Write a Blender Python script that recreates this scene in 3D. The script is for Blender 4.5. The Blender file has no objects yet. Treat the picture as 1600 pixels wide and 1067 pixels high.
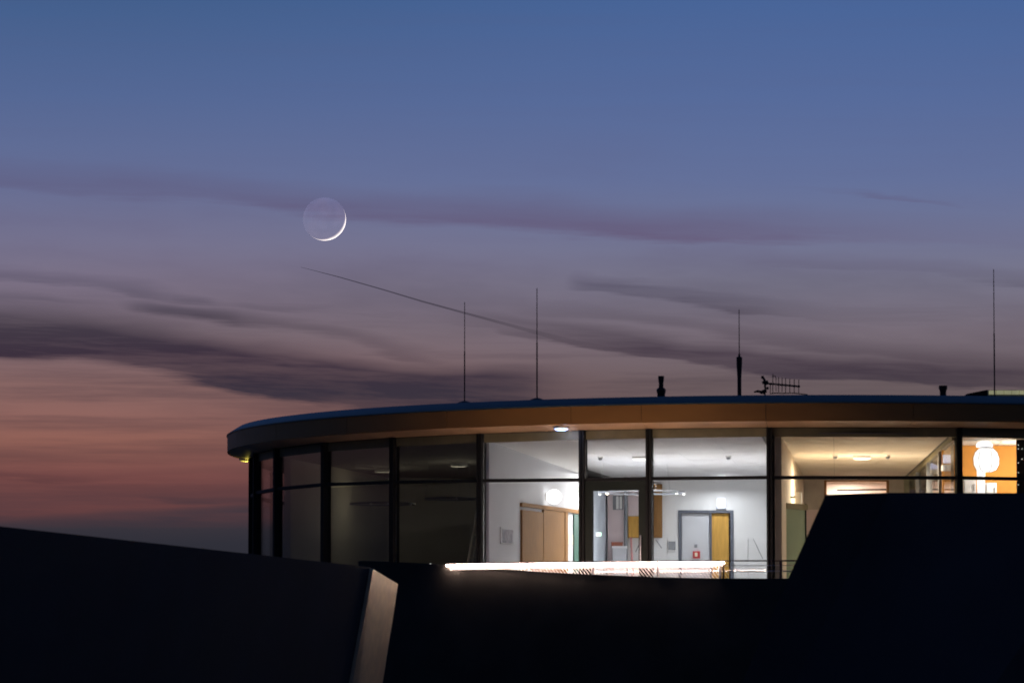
import bpy, bmesh, math, random
from mathutils import Vector, Matrix
random.seed(7)
sc = bpy.context.scene
COL = sc.collection
R = math.radians

# ------------------------------------------------------------------ camera
F = 7246.0                       # focal length in pixels of the 1600 px wide photograph (moon = 0.52 deg)
PITCH = math.atan(549.5 / F)     # horizon lies just under the lower edge
cam = bpy.data.cameras.new('camera')
cam.sensor_width = 36.0
cam.lens = F / 1600 * 36
cam.clip_start = 1.0
cam.clip_end = 1.0e9
cam.dof.use_dof = True
cam.dof.focus_distance = 1500.0
cam.dof.aperture_fstop = 5.6
camo = bpy.data.objects.new('camera', cam)
COL.objects.link(camo)
camo.rotation_euler = (math.pi / 2 + PITCH, 0, 0)
sc.camera = camo
EXPO = 2.0
sc.view_settings.view_transform = 'Standard'
sc.view_settings.look = 'None'
sc.view_settings.exposure = EXPO
sc.view_settings.gamma = 1.0
sc.view_settings.use_curve_mapping = False
sc.cycles.use_denoising = True
sc.cycles.max_bounces = 10
sc.cycles.transparent_max_bounces = 24
sc.cycles.sample_clamp_indirect = 4.0
sc.cycles.sample_clamp_direct = 30.0

def lin(c):
    c = c / 255.0
    return c / 12.92 if c <= 0.04045 else ((c + 0.055) / 1.055) ** 2.4
def S(r, g, b, k=1.0):            # colour seen in the sky -> scene radiance at this exposure
    e = k / 2 ** EXPO
    return (lin(r) * e, lin(g) * e, lin(b) * e, 1)

# ------------------------------------------------------------------ world: dusk sky with cloud streaks, by direction
w = bpy.data.worlds.new('World')
sc.world = w
w.use_nodes = True
nt = w.node_tree
for n in list(nt.nodes): nt.nodes.remove(n)
N, L = nt.nodes, nt.links
def sock(node, v, i):
    if isinstance(v, (int, float)): node.inputs[i].default_value = v
    else: L.new(v, node.inputs[i])
def mth(op, a, b=None, c=None, clamp=False):
    n = N.new('ShaderNodeMath'); n.operation = op; n.use_clamp = clamp
    sock(n, a, 0)
    if b is not None: sock(n, b, 1)
    if c is not None: sock(n, c, 2)
    return n.outputs[0]
def mrange(v, a, b, c=0.0, d=1.0, smooth=True):
    n = N.new('ShaderNodeMapRange'); n.clamp = True
    n.interpolation_type = 'SMOOTHSTEP' if smooth else 'LINEAR'
    for i, x in enumerate((v, a, b, c, d)): sock(n, x, i)
    return n.outputs[0]
def ramp(v, stops):
    n = N.new('ShaderNodeValToRGB'); e = n.color_ramp.elements
    e[0].position, e[0].color = stops[0]; e[1].position, e[1].color = stops[-1]
    for p, c in stops[1:-1]:
        x = e.new(p); x.color = c
    L.new(v, n.inputs[0]); return n.outputs[0]
def mixc(f, a, b):
    n = N.new('ShaderNodeMix'); n.data_type = 'RGBA'
    sock(n, f, 0); L.new(a, n.inputs[6]); L.new(b, n.inputs[7]); return n.outputs[2]
def noise(x, y, z, scale, detail=6.0, rough=0.55):
    c = N.new('ShaderNodeCombineXYZ'); sock(c, x, 0); sock(c, y, 1); sock(c, z, 2)
    n = N.new('ShaderNodeTexNoise'); L.new(c.outputs[0], n.inputs['Vector'])
    n.inputs['Scale'].default_value = scale; n.inputs['Detail'].default_value = detail
    n.inputs['Roughness'].default_value = rough
    return n.outputs['Fac']
def fcurve(v, pts):
    n = N.new('ShaderNodeFloatCurve'); c = n.mapping.curves[0]
    c.points[0].location = pts[0]; c.points[1].location = pts[-1]
    for p in pts[1:-1]: c.points.new(*p)
    n.mapping.update(); L.new(v, n.inputs[1]); return n.outputs[0]
tc = N.new('ShaderNodeTexCoord')
sx = N.new('ShaderNodeSeparateXYZ'); L.new(tc.outputs['Generated'], sx.inputs[0])
X, Y, Z = sx.outputs
U = mth('MULTIPLY', mth('ARCTAN2', X, Y), 1000.0)          # azimuth, milliradians right of north
V = mth('MULTIPLY', mth('ARCSINE', Z), 1000.0)             # elevation, milliradians
t = mth('MULTIPLY', V, 1 / 250.0, clamp=True)
pe = lambda py: max(0.0, (1083 - py) / 7.246 / 250.0)      # elevation given as the photograph's row
left = ramp(t, [(0.0, S(30, 30, 38)), (pe(850), S(48, 48, 57)), (pe(828), S(56, 52, 60)), (pe(808), S(100, 63, 64)), (pe(745), S(122, 76, 73)),
                (pe(690), S(145, 97, 87)), (pe(650), S(143, 101, 95)), (pe(600), S(134, 101, 99)), (pe(520), S(120, 104, 113)), (pe(440), S(122, 112, 132)),
                (pe(380), S(117, 115, 143)), (pe(280), S(101, 111, 150)), (pe(150), S(84, 104, 149)), (pe(0), S(66, 95, 141)), (1.0, S(56, 82, 128))])
right = ramp(t, [(0.0, S(28, 28, 36)), (pe(850), S(44, 44, 54)), (pe(750), S(72, 58, 62)), (pe(690), S(90, 76, 79)),
                 (pe(600), S(107, 93, 96)), (pe(520), S(121, 110, 121)), (pe(440), S(119, 117, 137)),
                 (pe(380), S(113, 117, 147)), (pe(280), S(99, 113, 155)), (pe(150), S(86, 107, 155)), (pe(0), S(72, 101, 153)), (1.0, S(60, 88, 142))])
# the afterglow sits to the left; it weakens slowly with azimuth all the way round
glow = mrange(U, -95.0, 70.0, 1.0, 0.0)
glow2 = mrange(U, -950.0, -250.0, 0.0, 1.0)
low = mixc(mth('MULTIPLY', glow, glow2), right, left)
high = ramp(mth('MULTIPLY', mth('SUBTRACT', V, 250.0), 1 / 1320.0, clamp=True),
            [(0.0, S(59, 87, 138)), (0.25, S(46, 70, 120)), (1.0, S(27, 42, 82))])
base = mixc(mrange(V, 230, 270), low, high)
# clouds
wx = mth('MULTIPLY', U, 0.012)
tilt = mth('ADD', V, mth('MULTIPLY', U, 0.055))            # the layers sag a little to the right
n5 = noise(mth('MULTIPLY', U, 0.045), mth('MULTIPLY', tilt, 0.6), 2.4, 1.0, 6.0, 0.65)
n1 = noise(wx, mth('MULTIPLY', tilt, 0.055), 3.3, 1.0, 5.0)
n2 = noise(mth('MULTIPLY', U, 0.02), mth('MULTIPLY', tilt, 0.22), 8.1, 1.0, 6.0, 0.6)
n3 = noise(mth('MULTIPLY', U, 0.022), mth('MULTIPLY', V, 0.10), 1.7, 1.0, 3.0)
n4 = noise(mth('MULTIPLY', U, 0.012), mth('MULTIPLY', V, 0.24), 5.2, 1.0, 6.0, 0.62)
Vw = mth('ADD', V, mth('ADD', mth('MULTIPLY', mth('SUBTRACT', n3, 0.5), 6.0), mth('ADD', mth('MULTIPLY', mth('SUBTRACT', n4, 0.5), 5.0), mth('MULTIPLY', mth('SUBTRACT', n5, 0.5), 2.2))))
Un = mth('ADD', mth('MULTIPLY', U, 1 / 300.0), 0.5, clamp=True)
nx = lambda px: min(1, max(0, (px - 800) / 7.246 / 300 + 0.5))
ny = lambda py: (1083 - py) / 7.246 / 150.0
def streak(line, up, dn, strength, gain=1.0):
    """line: (px,py) of the crest; up/dn: soft half widths in photograph pixels; strength: (px, value)"""
    c = mth('MULTIPLY', fcurve(Un, [(nx(a), ny(b)) for a, b in line]), 150.0)
    s = fcurve(Un, [(nx(a), b) for a, b in strength])
    d = mth('SUBTRACT', Vw, c)
    a = mrange(d, 0.0, up / 7.246, 1.0, 0.0)
    b = mrange(d, -dn / 7.246, 0.0, 0.0, 1.0)
    return mth('MULTIPLY', mth('MULTIPLY', mth('MULTIPLY', a, b), gain, clamp=True), mth('MULTIPLY', s, mth('MULTIPLY', mrange(n4, 0.3, 0.66, 0.76, 1.1), mrange(n5, 0.3, 0.7, 0.86, 1.08))))
parts = [
    streak([(-400, 270), (0, 290), (300, 308), (600, 338), (900, 353), (1200, 366), (1600, 384), (2000, 395)], 58, 20,
           [(-400, .3), (-200, .45), (300, .62), (600, .72), (950, .75), (1150, .62), (1450, .22), (1700, .1), (2000, 0)]),
    streak([(700, 415), (880, 442), (1000, 456), (1150, 474), (1300, 496), (1500, 520)], 34, 18,
           [(700, 0), (850, 0), (900, .4), (1000, .66), (1120, .58), (1250, .3), (1400, .12), (1600, 0)], 1.4),
    streak([(1200, 296), (1340, 303), (1480, 320), (1600, 335)], 9, 6, [(1200, .06), (1330, .15), (1380, .4), (1470, .28), (1560, 0), (1700, 0)]),
    streak([(1100, 405), (1200, 412), (1400, 428), (1600, 450)], 30, 14, [(1050, 0), (1150, .18), (1200, .34), (1350, .36), (1600, .4), (2000, .3)]),
    streak([(-300, 425), (0, 440), (150, 452), (300, 470), (420, 480)], 24, 12, [(-300, .3), (0, .5), (160, .5), (260, .35), (360, .1), (500, 0)]),
    streak([(100, 480), (200, 486), (300, 493), (420, 505), (640, 556), (760, 590)], 26, 16,
           [(60, 0), (160, .1), (220, .7), (310, 1.0), (380, .72), (480, .42), (620, .38), (760, .1), (900, 0)]),
    streak([(200, 462), (300, 468), (420, 480), (560, 486), (700, 490)], 16, 9, [(200, 0), (260, .3), (310, .5), (350, .25), (400, .4), (480, .32), (600, .2), (750, 0)]),
    streak([(-300, 468), (0, 474), (200, 486)], 18, 14, [(-300, .3), (0, .45), (120, .3), (240, 0)]),
    streak([(-400, 520), (0, 545), (200, 562), (400, 600), (520, 622), (650, 638), (800, 644)], 92, 34,
           [(-400, .9), (0, 1.0), (250, .95), (450, .95), (650, .85), (800, .6), (900, .25), (1000, 0)], 1.7),
    streak([(200, 545), (400, 575), (600, 600), (800, 610), (900, 618)], 52, 42,
           [(150, 0), (300, .5), (450, .85), (650, .95), (780, .9), (850, .5), (940, .1), (1000, 0)], 1.6),
    streak([(700, 498), (840, 525), (1000, 556), (1160, 571), (1300, 585), (1450, 596), (1600, 604), (2000, 620)], 46, 12,
           [(640, 0), (760, .35), (860, .55), (1000, .7), (1200, .75), (1400, .72), (1600, .75), (2000, .6)], 1.5),
    streak([(840, 490), (1000, 505), (1200, 530), (1450, 565), (1600, 580)], 36, 20, [(780, 0), (860, .3), (960, .35), (1200, .42), (1600, .45), (2000, .4)]),
    streak([(-300, 700), (0, 709), (200, 716), (400, 722)], 14, 10, [(-300, .4), (0, .45), (150, .3), (300, .22), (420, .1)]),
    streak([(-300, 742), (0, 752), (150, 752), (300, 744), (420, 742)], 16, 10, [(-300, .5), (0, .6), (120, .5), (240, .2), (420, .25)]),
    streak([(100, 765), (240, 776), (330, 782), (420, 786)], 18, 14, [(100, 0), (200, .2), (280, .65), (400, .65), (600, .4)]),
    streak([(-200, 830), (60, 826), (200, 818), (300, 806), (420, 800), (600, 800)], 22, 40, [(-200, .3), (60, .5), (200, .75), (420, .95), (700, .9)]),
]
f = parts[0]
for p in parts[1:]: f = mth('MAXIMUM', f, p)
gen = mth('MULTIPLY', mrange(n4, 0.38, 0.70, 0.0, 0.5), mth('MULTIPLY', mrange(V, 28, 40), mrange(V, 58, 98, 1.0, 0.12)))
gen2 = mth('MULTIPLY', mrange(n1, 0.45, 0.75, 0.0, 0.32), mth('MULTIPLY', mrange(V, 30, 42), mrange(V, 90, 135, 1.0, 0.0)))
f = mth('MAXIMUM', f, mth('MAXIMUM', gen, gen2), clamp=True)
cl = ramp(t, [(0.0, S(26, 27, 36)), (pe(840), S(48, 48, 58)), (pe(800), S(58, 53, 62)), (pe(750), S(84, 54, 58)), (pe(690), S(92, 66, 68)), (pe(620), S(58, 51, 63)),
              (pe(560), S(60, 48, 62)), (pe(500), S(70, 62, 74)), (pe(450), S(80, 76, 95)), (pe(380), S(102, 90, 120)), (pe(300), S(95, 91, 125)), (1.0, S(66, 80, 118))])
sky = mixc(f, base, cl)
far = mrange(mth('ABSOLUTE', U), 350.0, 1700.0, 1.0, 0.38)       # dusk: the sky away from the sunset is darker
fm = N.new('ShaderNodeVectorMath'); fm.operation = 'SCALE'; L.new(sky, fm.inputs[0]); L.new(far, fm.inputs['Scale']); sky = fm.outputs[0]
sky = mixc(mrange(V, -25.0, 2.0, 1.0, 0.0), sky, ramp(t, [(0, S(22, 23, 30)), (1, S(22, 23, 30))]))
bg = N.new('ShaderNodeBackground'); L.new(sky, bg.inputs[0]); bg.inputs[1].default_value = 1.0
wo = N.new('ShaderNodeOutputWorld'); L.new(bg.outputs[0], wo.inputs[0])

# ------------------------------------------------------------------ sun: has set; it lights only the moon (the ground hides it from everything here)
sun = bpy.data.lights.new('sun', 'SUN'); sun.energy = 5.0; sun.angle = R(0.5); sun.color = (1, 0.95, 0.9)
suno = bpy.data.objects.new('sun', sun); COL.objects.link(suno)
SUN_EL, SUN_AZ = R(-17.5), R(18.0)
sd = Vector((math.sin(SUN_AZ) * math.cos(SUN_EL), math.cos(SUN_AZ) * math.cos(SUN_EL), math.sin(SUN_EL)))
suno.rotation_euler = sd.to_track_quat('Z', 'Y').to_euler()

# ------------------------------------------------------------------ helpers: pixels, meshes, materials
def ray(px, py):
    a, b = (px - 800) / F, (533.5 - py) / F
    return Vector((a, math.cos(PITCH) - b * math.sin(PITCH), math.sin(PITCH) + b * math.cos(PITCH)))
def at(px, py, y):
    d = ray(px, py); return d * (y / d.y)
def atz(px, py, z):
    d = ray(px, py); return d * (z / d.z)
def zof(py, y): return at(800, py, y).z

CX, CY = at(1250, 640, 110.0).x, 110.0
RR, RG = 13.58, 12.98                                   # roof rim and glass radius
def ring(r, ph, z=0.0): return Vector((CX + r * math.sin(ph), CY - r * math.cos(ph), z))
def phi_of(px, r, z=4.5):
    lo, hi = -R(82.5), R(82.5)
    for _ in range(60):
        m = (lo + hi) / 2; p = ring(r, m, z)
        dep = p.y * math.cos(PITCH) + p.z * math.sin(PITCH)
        if 800 + F * p.x / dep < px: lo = m
        else: hi = m
    return (lo + hi) / 2

class MB:
    def __init__(s): s.v, s.f = [], []
    def add(s, vs, fs):
        o = len(s.v); s.v += [tuple(v) for v in vs]; s.f += [tuple(i + o for i in f) for f in fs]; return s
    def obox(s, c, ax, ay, az):                         # centre and three half-axis vectors
        c, ax, ay, az = Vector(c), Vector(ax), Vector(ay), Vector(az)
        vs = [c + ax * i + ay * j + az * k for k in (-1, 1) for j in (-1, 1) for i in (-1, 1)]
        return s.add(vs, [(0, 2, 3, 1), (4, 5, 7, 6), (0, 1, 5, 4), (2, 6, 7, 3), (0, 4, 6, 2), (1, 3, 7, 5)])
    def box(s, a, b):
        a, b = Vector(a), Vector(b); h = (b - a) / 2
        return s.obox((a + b) / 2, (h.x, 0, 0), (0, h.y, 0), (0, 0, h.z))
    def slab(s, p1, p2, z0, z1, t, off=0.0):            # upright slab from p1 to p2, thickness t to the far side
        p1, p2 = Vector((p1[0], p1[1], 0)), Vector((p2[0], p2[1], 0))
        u = (p2 - p1).normalized(); n = Vector((-u.y, u.x, 0))
        if n.y < 0 if abs(n.y) > 0.05 else n.x < 0: n = -n
        c = (p1 + p2) / 2 + n * (t / 2 + off)
        return s.obox((c.x, c.y, (z0 + z1) / 2), (p2 - p1) / 2, n * (t / 2), (0, 0, (z1 - z0) / 2))
    def tube(s, pts, r, n=8, cap=True):
        pts = [Vector(p) for p in pts]; rs = r if isinstance(r, (list, tuple)) else [r] * len(pts)
        o = len(s.v); up = Vector((0, 0, 1))
        for i, p in enumerate(pts):
            d = (pts[min(i + 1, len(pts) - 1)] - pts[max(i - 1, 0)]).normalized()
            a = d.cross(up)
            if a.length < 1e-3: a = d.cross(Vector((0, 1, 0)))
            a.normalize(); b = a.cross(d)
            s.v += [tuple(p + (a * math.cos(k * 2 * math.pi / n) + b * math.sin(k * 2 * math.pi / n)) * rs[i]) for k in range(n)]
        for i in range(len(pts) - 1):
            for k in range(n):
                s.f.append((o + i * n + k, o + i * n + (k + 1) % n, o + (i + 1) * n + (k + 1) % n, o + (i + 1) * n + k))
        if cap:
            s.f.append(tuple(o + k for k in range(n))); s.f.append(tuple(o + (len(pts) - 1) * n + k for k in range(n)))
        return s
    def lathe(s, c, prof, n=24, axis='Z'):              # profile of (radius, height)
        c = Vector(c); o = len(s.v)
        for r, h in prof:
            for k in range(n):
                a = 2 * math.pi * k / n
                q = Vector((r * math.cos(a), r * math.sin(a), h))
                if axis != 'Z':                          # axis is a vector
                    z = Vector(axis).normalized(); x = z.orthogonal().normalized(); y = z.cross(x)
                    q = x * q.x + y * q.y + z * q.z
                s.v.append(tuple(c + q))
        for i in range(len(prof) - 1):
            for k in range(n):
                s.f.append((o + i * n + k, o + i * n + (k + 1) % n, o + (i + 1) * n + (k + 1) % n, o + (i + 1) * n + k))
        s.f.append(tuple(o + k for k in reversed(range(n)))); s.f.append(tuple(o + (len(prof) - 1) * n + k for k in range(n)))
        return s
    def arc(s, prof, a0, a1, n):                        # closed profile of (radius, z) swept round the pavilion's centre
        o, m = len(s.v), len(prof)
        full = abs(a1 - a0 - 2 * math.pi) < 1e-6
        cnt = n if full else n + 1
        for i in range(cnt):
            ph = a0 + (a1 - a0) * i / n
            s.v += [tuple(ring(r, ph, z)) for r, z in prof]
        for i in range(n):
            j = (i + 1) % cnt
            for k in range(m):
                s.f.append((o + i * m + k, o + j * m + k, o + j * m + (k + 1) % m, o + i * m + (k + 1) % m))
        if not full:
            s.f.append(tuple(o + k for k in range(m))); s.f.append(tuple(o + n * m + k for k in reversed(range(m))))
        return s
    def prism(s, poly, vec):                            # planar polygon pushed along vec
        poly = [Vector(p) for p in poly]; vec = Vector(vec); m = len(poly)
        fs = [tuple(range(m)), tuple(range(2 * m - 1, m - 1, -1))] + [(i, i + m, (i + 1) % m + m, (i + 1) % m) for i in range(m)]
        return s.add(poly + [p + vec for p in poly], fs)
def obj(name, mb, mat, parent=None, smooth=False):
    me = bpy.data.meshes.new(name); me.from_pydata(mb.v, [], mb.f)
    bm = bmesh.new(); bm.from_mesh(me); bmesh.ops.recalc_face_normals(bm, faces=bm.faces); bm.to_mesh(me); bm.free()
    me.materials.append(mat)
    if smooth:
        for p in me.polygons: p.use_smooth = True
        me.set_sharp_from_angle(angle=R(40))
    o = bpy.data.objects.new(name, me); COL.objects.link(o)
    if parent:
        o.parent = parent
        o.matrix_parent_inverse = Matrix.Translation(-parent.location)
    return o
def tag(o, label, cat, group=None):
    o['label'] = label; o['category'] = cat
    if group: o['group'] = group
    return o
def thing(name, loc, label, cat, group=None):
    o = bpy.data.objects.new(name, None); COL.objects.link(o); o.location = loc; o.empty_display_size = 0.2
    return tag(o, label, cat, group)
def lamp(name, kind, loc, power, color, parent, size=0.2, down=None, spread=None):
    l = bpy.data.lights.new(name, kind); l.energy = power; l.color = color
    if kind == 'AREA':
        l.shape = 'DISK'; l.size = size
        if spread: l.spread = spread
    else: l.shadow_soft_size = size
    o = bpy.data.objects.new(name, l); COL.objects.link(o); o.location = loc
    if down is not None: o.rotation_euler = (-Vector(down)).to_track_quat('Z', 'Y').to_euler()
    o.parent = parent; o.matrix_parent_inverse = Matrix.Translation(-parent.location)
    return o

def mat(name, col, rough=0.6, metal=0.0, var=0.12, scale=3.0, stretch=(1, 1, 1), bump=0.0, spec=0.5):
    m = bpy.data.materials.new(name); m.use_nodes = True; n = m.node_tree.nodes; l = m.node_tree.links
    p = n['Principled BSDF']; p.inputs['Roughness'].default_value = rough; p.inputs['Metallic'].default_value = metal
    p.inputs['Specular IOR Level'].default_value = spec
    c = n.new('ShaderNodeTexCoord'); mp = n.new('ShaderNodeMapping'); mp.inputs['Scale'].default_value = stretch
    l.new(c.outputs['Object'], mp.inputs[0])
    t = n.new('ShaderNodeTexNoise'); t.inputs['Scale'].default_value = scale; t.inputs['Detail'].default_value = 6
    l.new(mp.outputs[0], t.inputs['Vector'])
    r = n.new('ShaderNodeValToRGB'); e = r.color_ramp.elements
    e[0].position, e[1].position = 0.3, 0.7
    e[0].color = tuple(x * (1 - var) for x in col) + (1,); e[1].color = tuple(min(1, x * (1 + var)) for x in col) + (1,)
    l.new(t.outputs['Fac'], r.inputs[0]); l.new(r.outputs[0], p.inputs['Base Color'])
    q = n.new('ShaderNodeMapRange'); q.inputs[3].default_value = max(0.02, rough * 0.85); q.inputs[4].default_value = min(1, rough * 1.15)
    l.new(t.outputs['Fac'], q.inputs[0]); l.new(q.outputs[0], p.inputs['Roughness'])
    if bump:
        b = n.new('ShaderNodeBump'); b.inputs['Strength'].default_value = bump; b.inputs['Distance'].default_value = 0.01
        l.new(t.outputs['Fac'], b.inputs['Height']); l.new(b.outputs[0], p.inputs['Normal'])
    return m
def emit(name, col, k, var=0.0):
    m = bpy.data.materials.new(name); m.use_nodes = True; n = m.node_tree.nodes; l = m.node_tree.links
    p = n['Principled BSDF']; p.inputs['Base Color'].default_value = (0.8, 0.8, 0.8, 1)
    p.inputs['Emission Color'].default_value = col + (1,); p.inputs['Emission Strength'].default_value = k
    if var:
        t = n.new('ShaderNodeTexNoise'); t.inputs['Scale'].default_value = 4
        q = n.new('ShaderNodeMapRange'); q.inputs[3].default_value = k * (1 - var); q.inputs[4].default_value = k * (1 + var)
        c = n.new('ShaderNodeTexCoord'); l.new(c.outputs['Object'], t.inputs['Vector'])
        l.new(t.outputs['Fac'], q.inputs[0]); l.new(q.outputs[0], p.inputs['Emission Strength'])
    return m
def glass(name, tint, reflect=1.0, rough=0.0):
    m = bpy.data.materials.new(name); m.use_nodes = True; n = m.node_tree.nodes; l = m.node_tree.links
    n.remove(n['Principled BSDF'])
    tr = n.new('ShaderNodeBsdfTransparent'); tr.inputs[0].default_value = tint + (1,)
    gl = n.new('ShaderNodeBsdfGlossy'); gl.inputs['Roughness'].default_value = rough
    fr = n.new('ShaderNodeFresnel'); fr.inputs[0].default_value = 1.45
    c = n.new('ShaderNodeTexCoord'); t = n.new('ShaderNodeTexNoise'); t.inputs['Scale'].default_value = 0.7
    l.new(c.outputs['Object'], t.inputs['Vector'])
    b = n.new('ShaderNodeBump'); b.inputs['Strength'].default_value = 0.05; b.inputs['Distance'].default_value = 0.02
    l.new(t.outputs['Fac'], b.inputs['Height']); l.new(b.outputs[0], gl.inputs['Normal'])
    mu = n.new('ShaderNodeMath'); mu.operation = 'MULTIPLY'; mu.inputs[1].default_value = reflect; l.new(fr.outputs[0], mu.inputs[0])
    mx = n.new('ShaderNodeMixShader'); l.new(mu.outputs[0], mx.inputs[0]); l.new(tr.outputs[0], mx.inputs[1]); l.new(gl.outputs[0], mx.inputs[2])
    l.new(mx.outputs[0], n['Material Output'].inputs[0])
    return m
M = {
    'bronze': mat('bronze_cladding', (0.33, 0.155, 0.036), 0.55, 0.1, 0.12, 0.8, (1, 1, 3)),
    'soffit': mat('soffit_sheet', (0.55, 0.34, 0.18), 0.5, 0.0, 0.2, 1.2),
    'cap': mat('zinc_roof_edge', (0.085, 0.15, 0.145), 0.5, 0.5, 0.15, 1.5),
    'deck': mat('roof_membrane', (0.06, 0.06, 0.065), 0.9),
    'frame': mat('dark_window_frame', (0.016, 0.016, 0.015), 0.65, 0.0, 0.2, 6, spec=0.2),
    'head': mat('olive_head_frame', (0.20, 0.18, 0.10), 0.6, 0.0, 0.15),  # olive tone puts the light on the window head into its colour
    'door_frame': mat('dark_green_door_frame', (0.018, 0.024, 0.018), 0.6, spec=0.2),
    'glass': glass('window_glass', (0.95, 0.955, 0.965), 0.5),
    'frost': mat('green_tinted_glass', (0.30, 0.40, 0.28), 0.2, 0.0, 0.1, 0.8),
    'white': mat('white_wall_paint', (0.72, 0.72, 0.72), 0.85, 0, 0.03, 1.2, bump=0.1),
    'grey_wall': mat('pale_grey_wall_paint', (0.56, 0.57, 0.60), 0.85, 0, 0.04, 1.0, bump=0.1),
    'blue_wall': mat('pale_blue_wall_paint', (0.50, 0.55, 0.62), 0.85, 0, 0.04, 1.0),
    'pink': mat('pale_pink_wall_paint', (0.66, 0.55, 0.56), 0.85, 0, 0.04, 1.0),
    'beige': mat('beige_wall_paint', (0.60, 0.50, 0.37), 0.85, 0, 0.05, 1.0),
    'orange': mat('orange_wall_paint', (0.72, 0.33, 0.06), 0.8, 0, 0.08, 1.5),
    'taupe': mat('taupe_wall_paint', (0.42, 0.39, 0.32), 0.85, 0, 0.08, 0.8),
    'ceil': mat('ceiling_board', (0.60, 0.59, 0.60), 0.9, 0, 0.05, 0.7),
    'ceil_dark': mat('ceiling_void', (0.16, 0.155, 0.15), 0.9),
    'tile': mat('cream_ceiling_board', (0.64, 0.57, 0.47), 0.85, 0, 0.06, 0.8),
    'floor': mat('floor_screed', (0.45, 0.43, 0.40), 0.6, 0, 0.1, 1.0),
    'wood': mat('light_oak', (0.26, 0.135, 0.05), 0.7, 0, 0.14, 5, (6, 6, 0.5), spec=0.1),
    'yellow_wood': mat('yellow_wood', (0.55, 0.31, 0.07), 0.6, 0, 0.14, 5, (5, 5, 0.5), spec=0.2),
    'red_wood': mat('red_brown_wood', (0.30, 0.07, 0.03), 0.5, 0, 0.2, 5),
    'red': mat('signal_red', (0.5, 0.03, 0.03), 0.4),
    'rose': mat('rose_painted_pole', (0.55, 0.25, 0.24), 0.5),
    'steel': mat('brushed_steel', (0.6, 0.6, 0.6), 0.3, 1.0, 0.1, 8, (1, 1, 8)),
    'grey': mat('mid_grey_metal', (0.22, 0.23, 0.25), 0.5, 0.3),
    'dark': mat('blackened_metal', (0.02, 0.02, 0.022), 0.55, 0.3),
    'alu': mat('lit_yellow_ladder', (0.72, 0.66, 0.40), 0.5, 0.0),  # aluminium made pale yellow, so the light on it sits in the colour
    'conc': mat('dark_cladding', (0.040, 0.039, 0.043), 0.75, 0.0, 0.25, 0.6, bump=0.2, spec=0.3),
    'block': mat('slate_blue_cladding', (0.050, 0.050, 0.055), 0.75, 0.0, 0.25, 0.6, bump=0.2, spec=0.3),
    'parapet': mat('dark_render', (0.055, 0.053, 0.047), 0.8, 0.0, 0.25, 0.9, bump=0.3, spec=0.2),
    'end_metal': mat('brushed_end_plate', (0.90, 0.77, 0.54), 0.40, 1.0, 0.1, 2.0, (1, 1, 3)),
    'rail': mat('handrail_paint', (0.10, 0.06, 0.06), 0.5),
    'wire': mat('white_coated_mesh', (0.75, 0.7, 0.7), 0.6, 0, 0.03),
    'paper': mat('printed_paper', (0.30, 0.29, 0.33), 0.8, 0, 0.5, 9),
    'cream': mat('cream_plastic', (0.75, 0.68, 0.52), 0.5),
    'plastic': mat('white_plastic', (0.75, 0.75, 0.73), 0.45, 0, 0.03),
    'earth': mat('ground_soil', (0.05, 0.055, 0.04), 0.95, 0, 0.4, 0.02),
    'hood': mat('pale_green_hood', (0.42, 0.42, 0.30), 0.6, 0, 0.25, 3),
    'glow_hood': emit('added_hood_glow', (0.75, 0.72, 0.36), 0.075, 0.5),  # glow added to stand in for lamp light on the hood
    'led': emit('led_strip', (1.0, 0.71, 0.60), 40.0, 0.15),
    'lamp': emit('lamp_opal', (1.0, 0.97, 0.92), 0.8),
    'disc': emit('ceiling_lamp_opal', (1.0, 0.97, 0.92), 0.22),
    'warm': emit('warm_spot', (1.0, 0.78, 0.55), 4.0),
    'blue_led': emit('blue_white_led', (0.22, 0.36, 1.0), 2.4),
    'exit': emit('exit_sign_panel', (0.24, 0.40, 1.0), 0.75),
    'exit_green': emit('exit_green', (0.15, 0.85, 0.35), 0.35),
    'sculpt': emit('glowing_lantern', (1.0, 0.97, 0.93), 0.34, 0.4),
    'dot': emit('tiny_light', (0.95, 1.0, 0.9), 0.2),
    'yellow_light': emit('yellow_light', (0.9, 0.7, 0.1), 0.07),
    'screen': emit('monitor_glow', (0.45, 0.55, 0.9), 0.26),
    'brightpink': mat('pale_peach_paint', (0.85, 0.70, 0.60), 0.8, 0, 0.03),
}

# ------------------------------------------------------------------ ground
g = MB().lathe((0, 0, -16.0), [(200000.0, -1.0), (200000.0, 0.0)], 96)
go = obj('ground', g, M['earth']); go['kind'] = 'structure'

# ------------------------------------------------------------------ the moon, true size and distance
mdir = ray(507.0, 342.5).normalized(); DM = 3.84e8
moon = MB(); nseg, nring = 96, 48
prof = [(math.cos(a) * 0.5, math.sin(a) * 0.5) for a in [(-math.pi / 2 + 0.01) + (math.pi - 0.02) * i / nring for i in range(nring + 1)]]
moon.lathe((0, 0, 0), prof, nseg)
mm = bpy.data.materials.new('lunar_rock_seen_through_air'); mm.use_nodes = True
n_, l_ = mm.node_tree.nodes, mm.node_tree.links
n_.remove(n_['Principled BSDF'])
df = n_.new('ShaderNodeBsdfDiffuse'); tr = n_.new('ShaderNodeBsdfTransparent'); ad = n_.new('ShaderNodeAddShader')
tx = n_.new('ShaderNodeTexNoise'); tx.inputs['Scale'].default_value = 4.0; tx.inputs['Detail'].default_value = 5
cc = n_.new('ShaderNodeTexCoord'); l_.new(cc.outputs['Object'], tx.inputs['Vector'])
rp = n_.new('ShaderNodeValToRGB'); rp.color_ramp.elements[0].position = 0.4; rp.color_ramp.elements[1].position = 0.6
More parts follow.
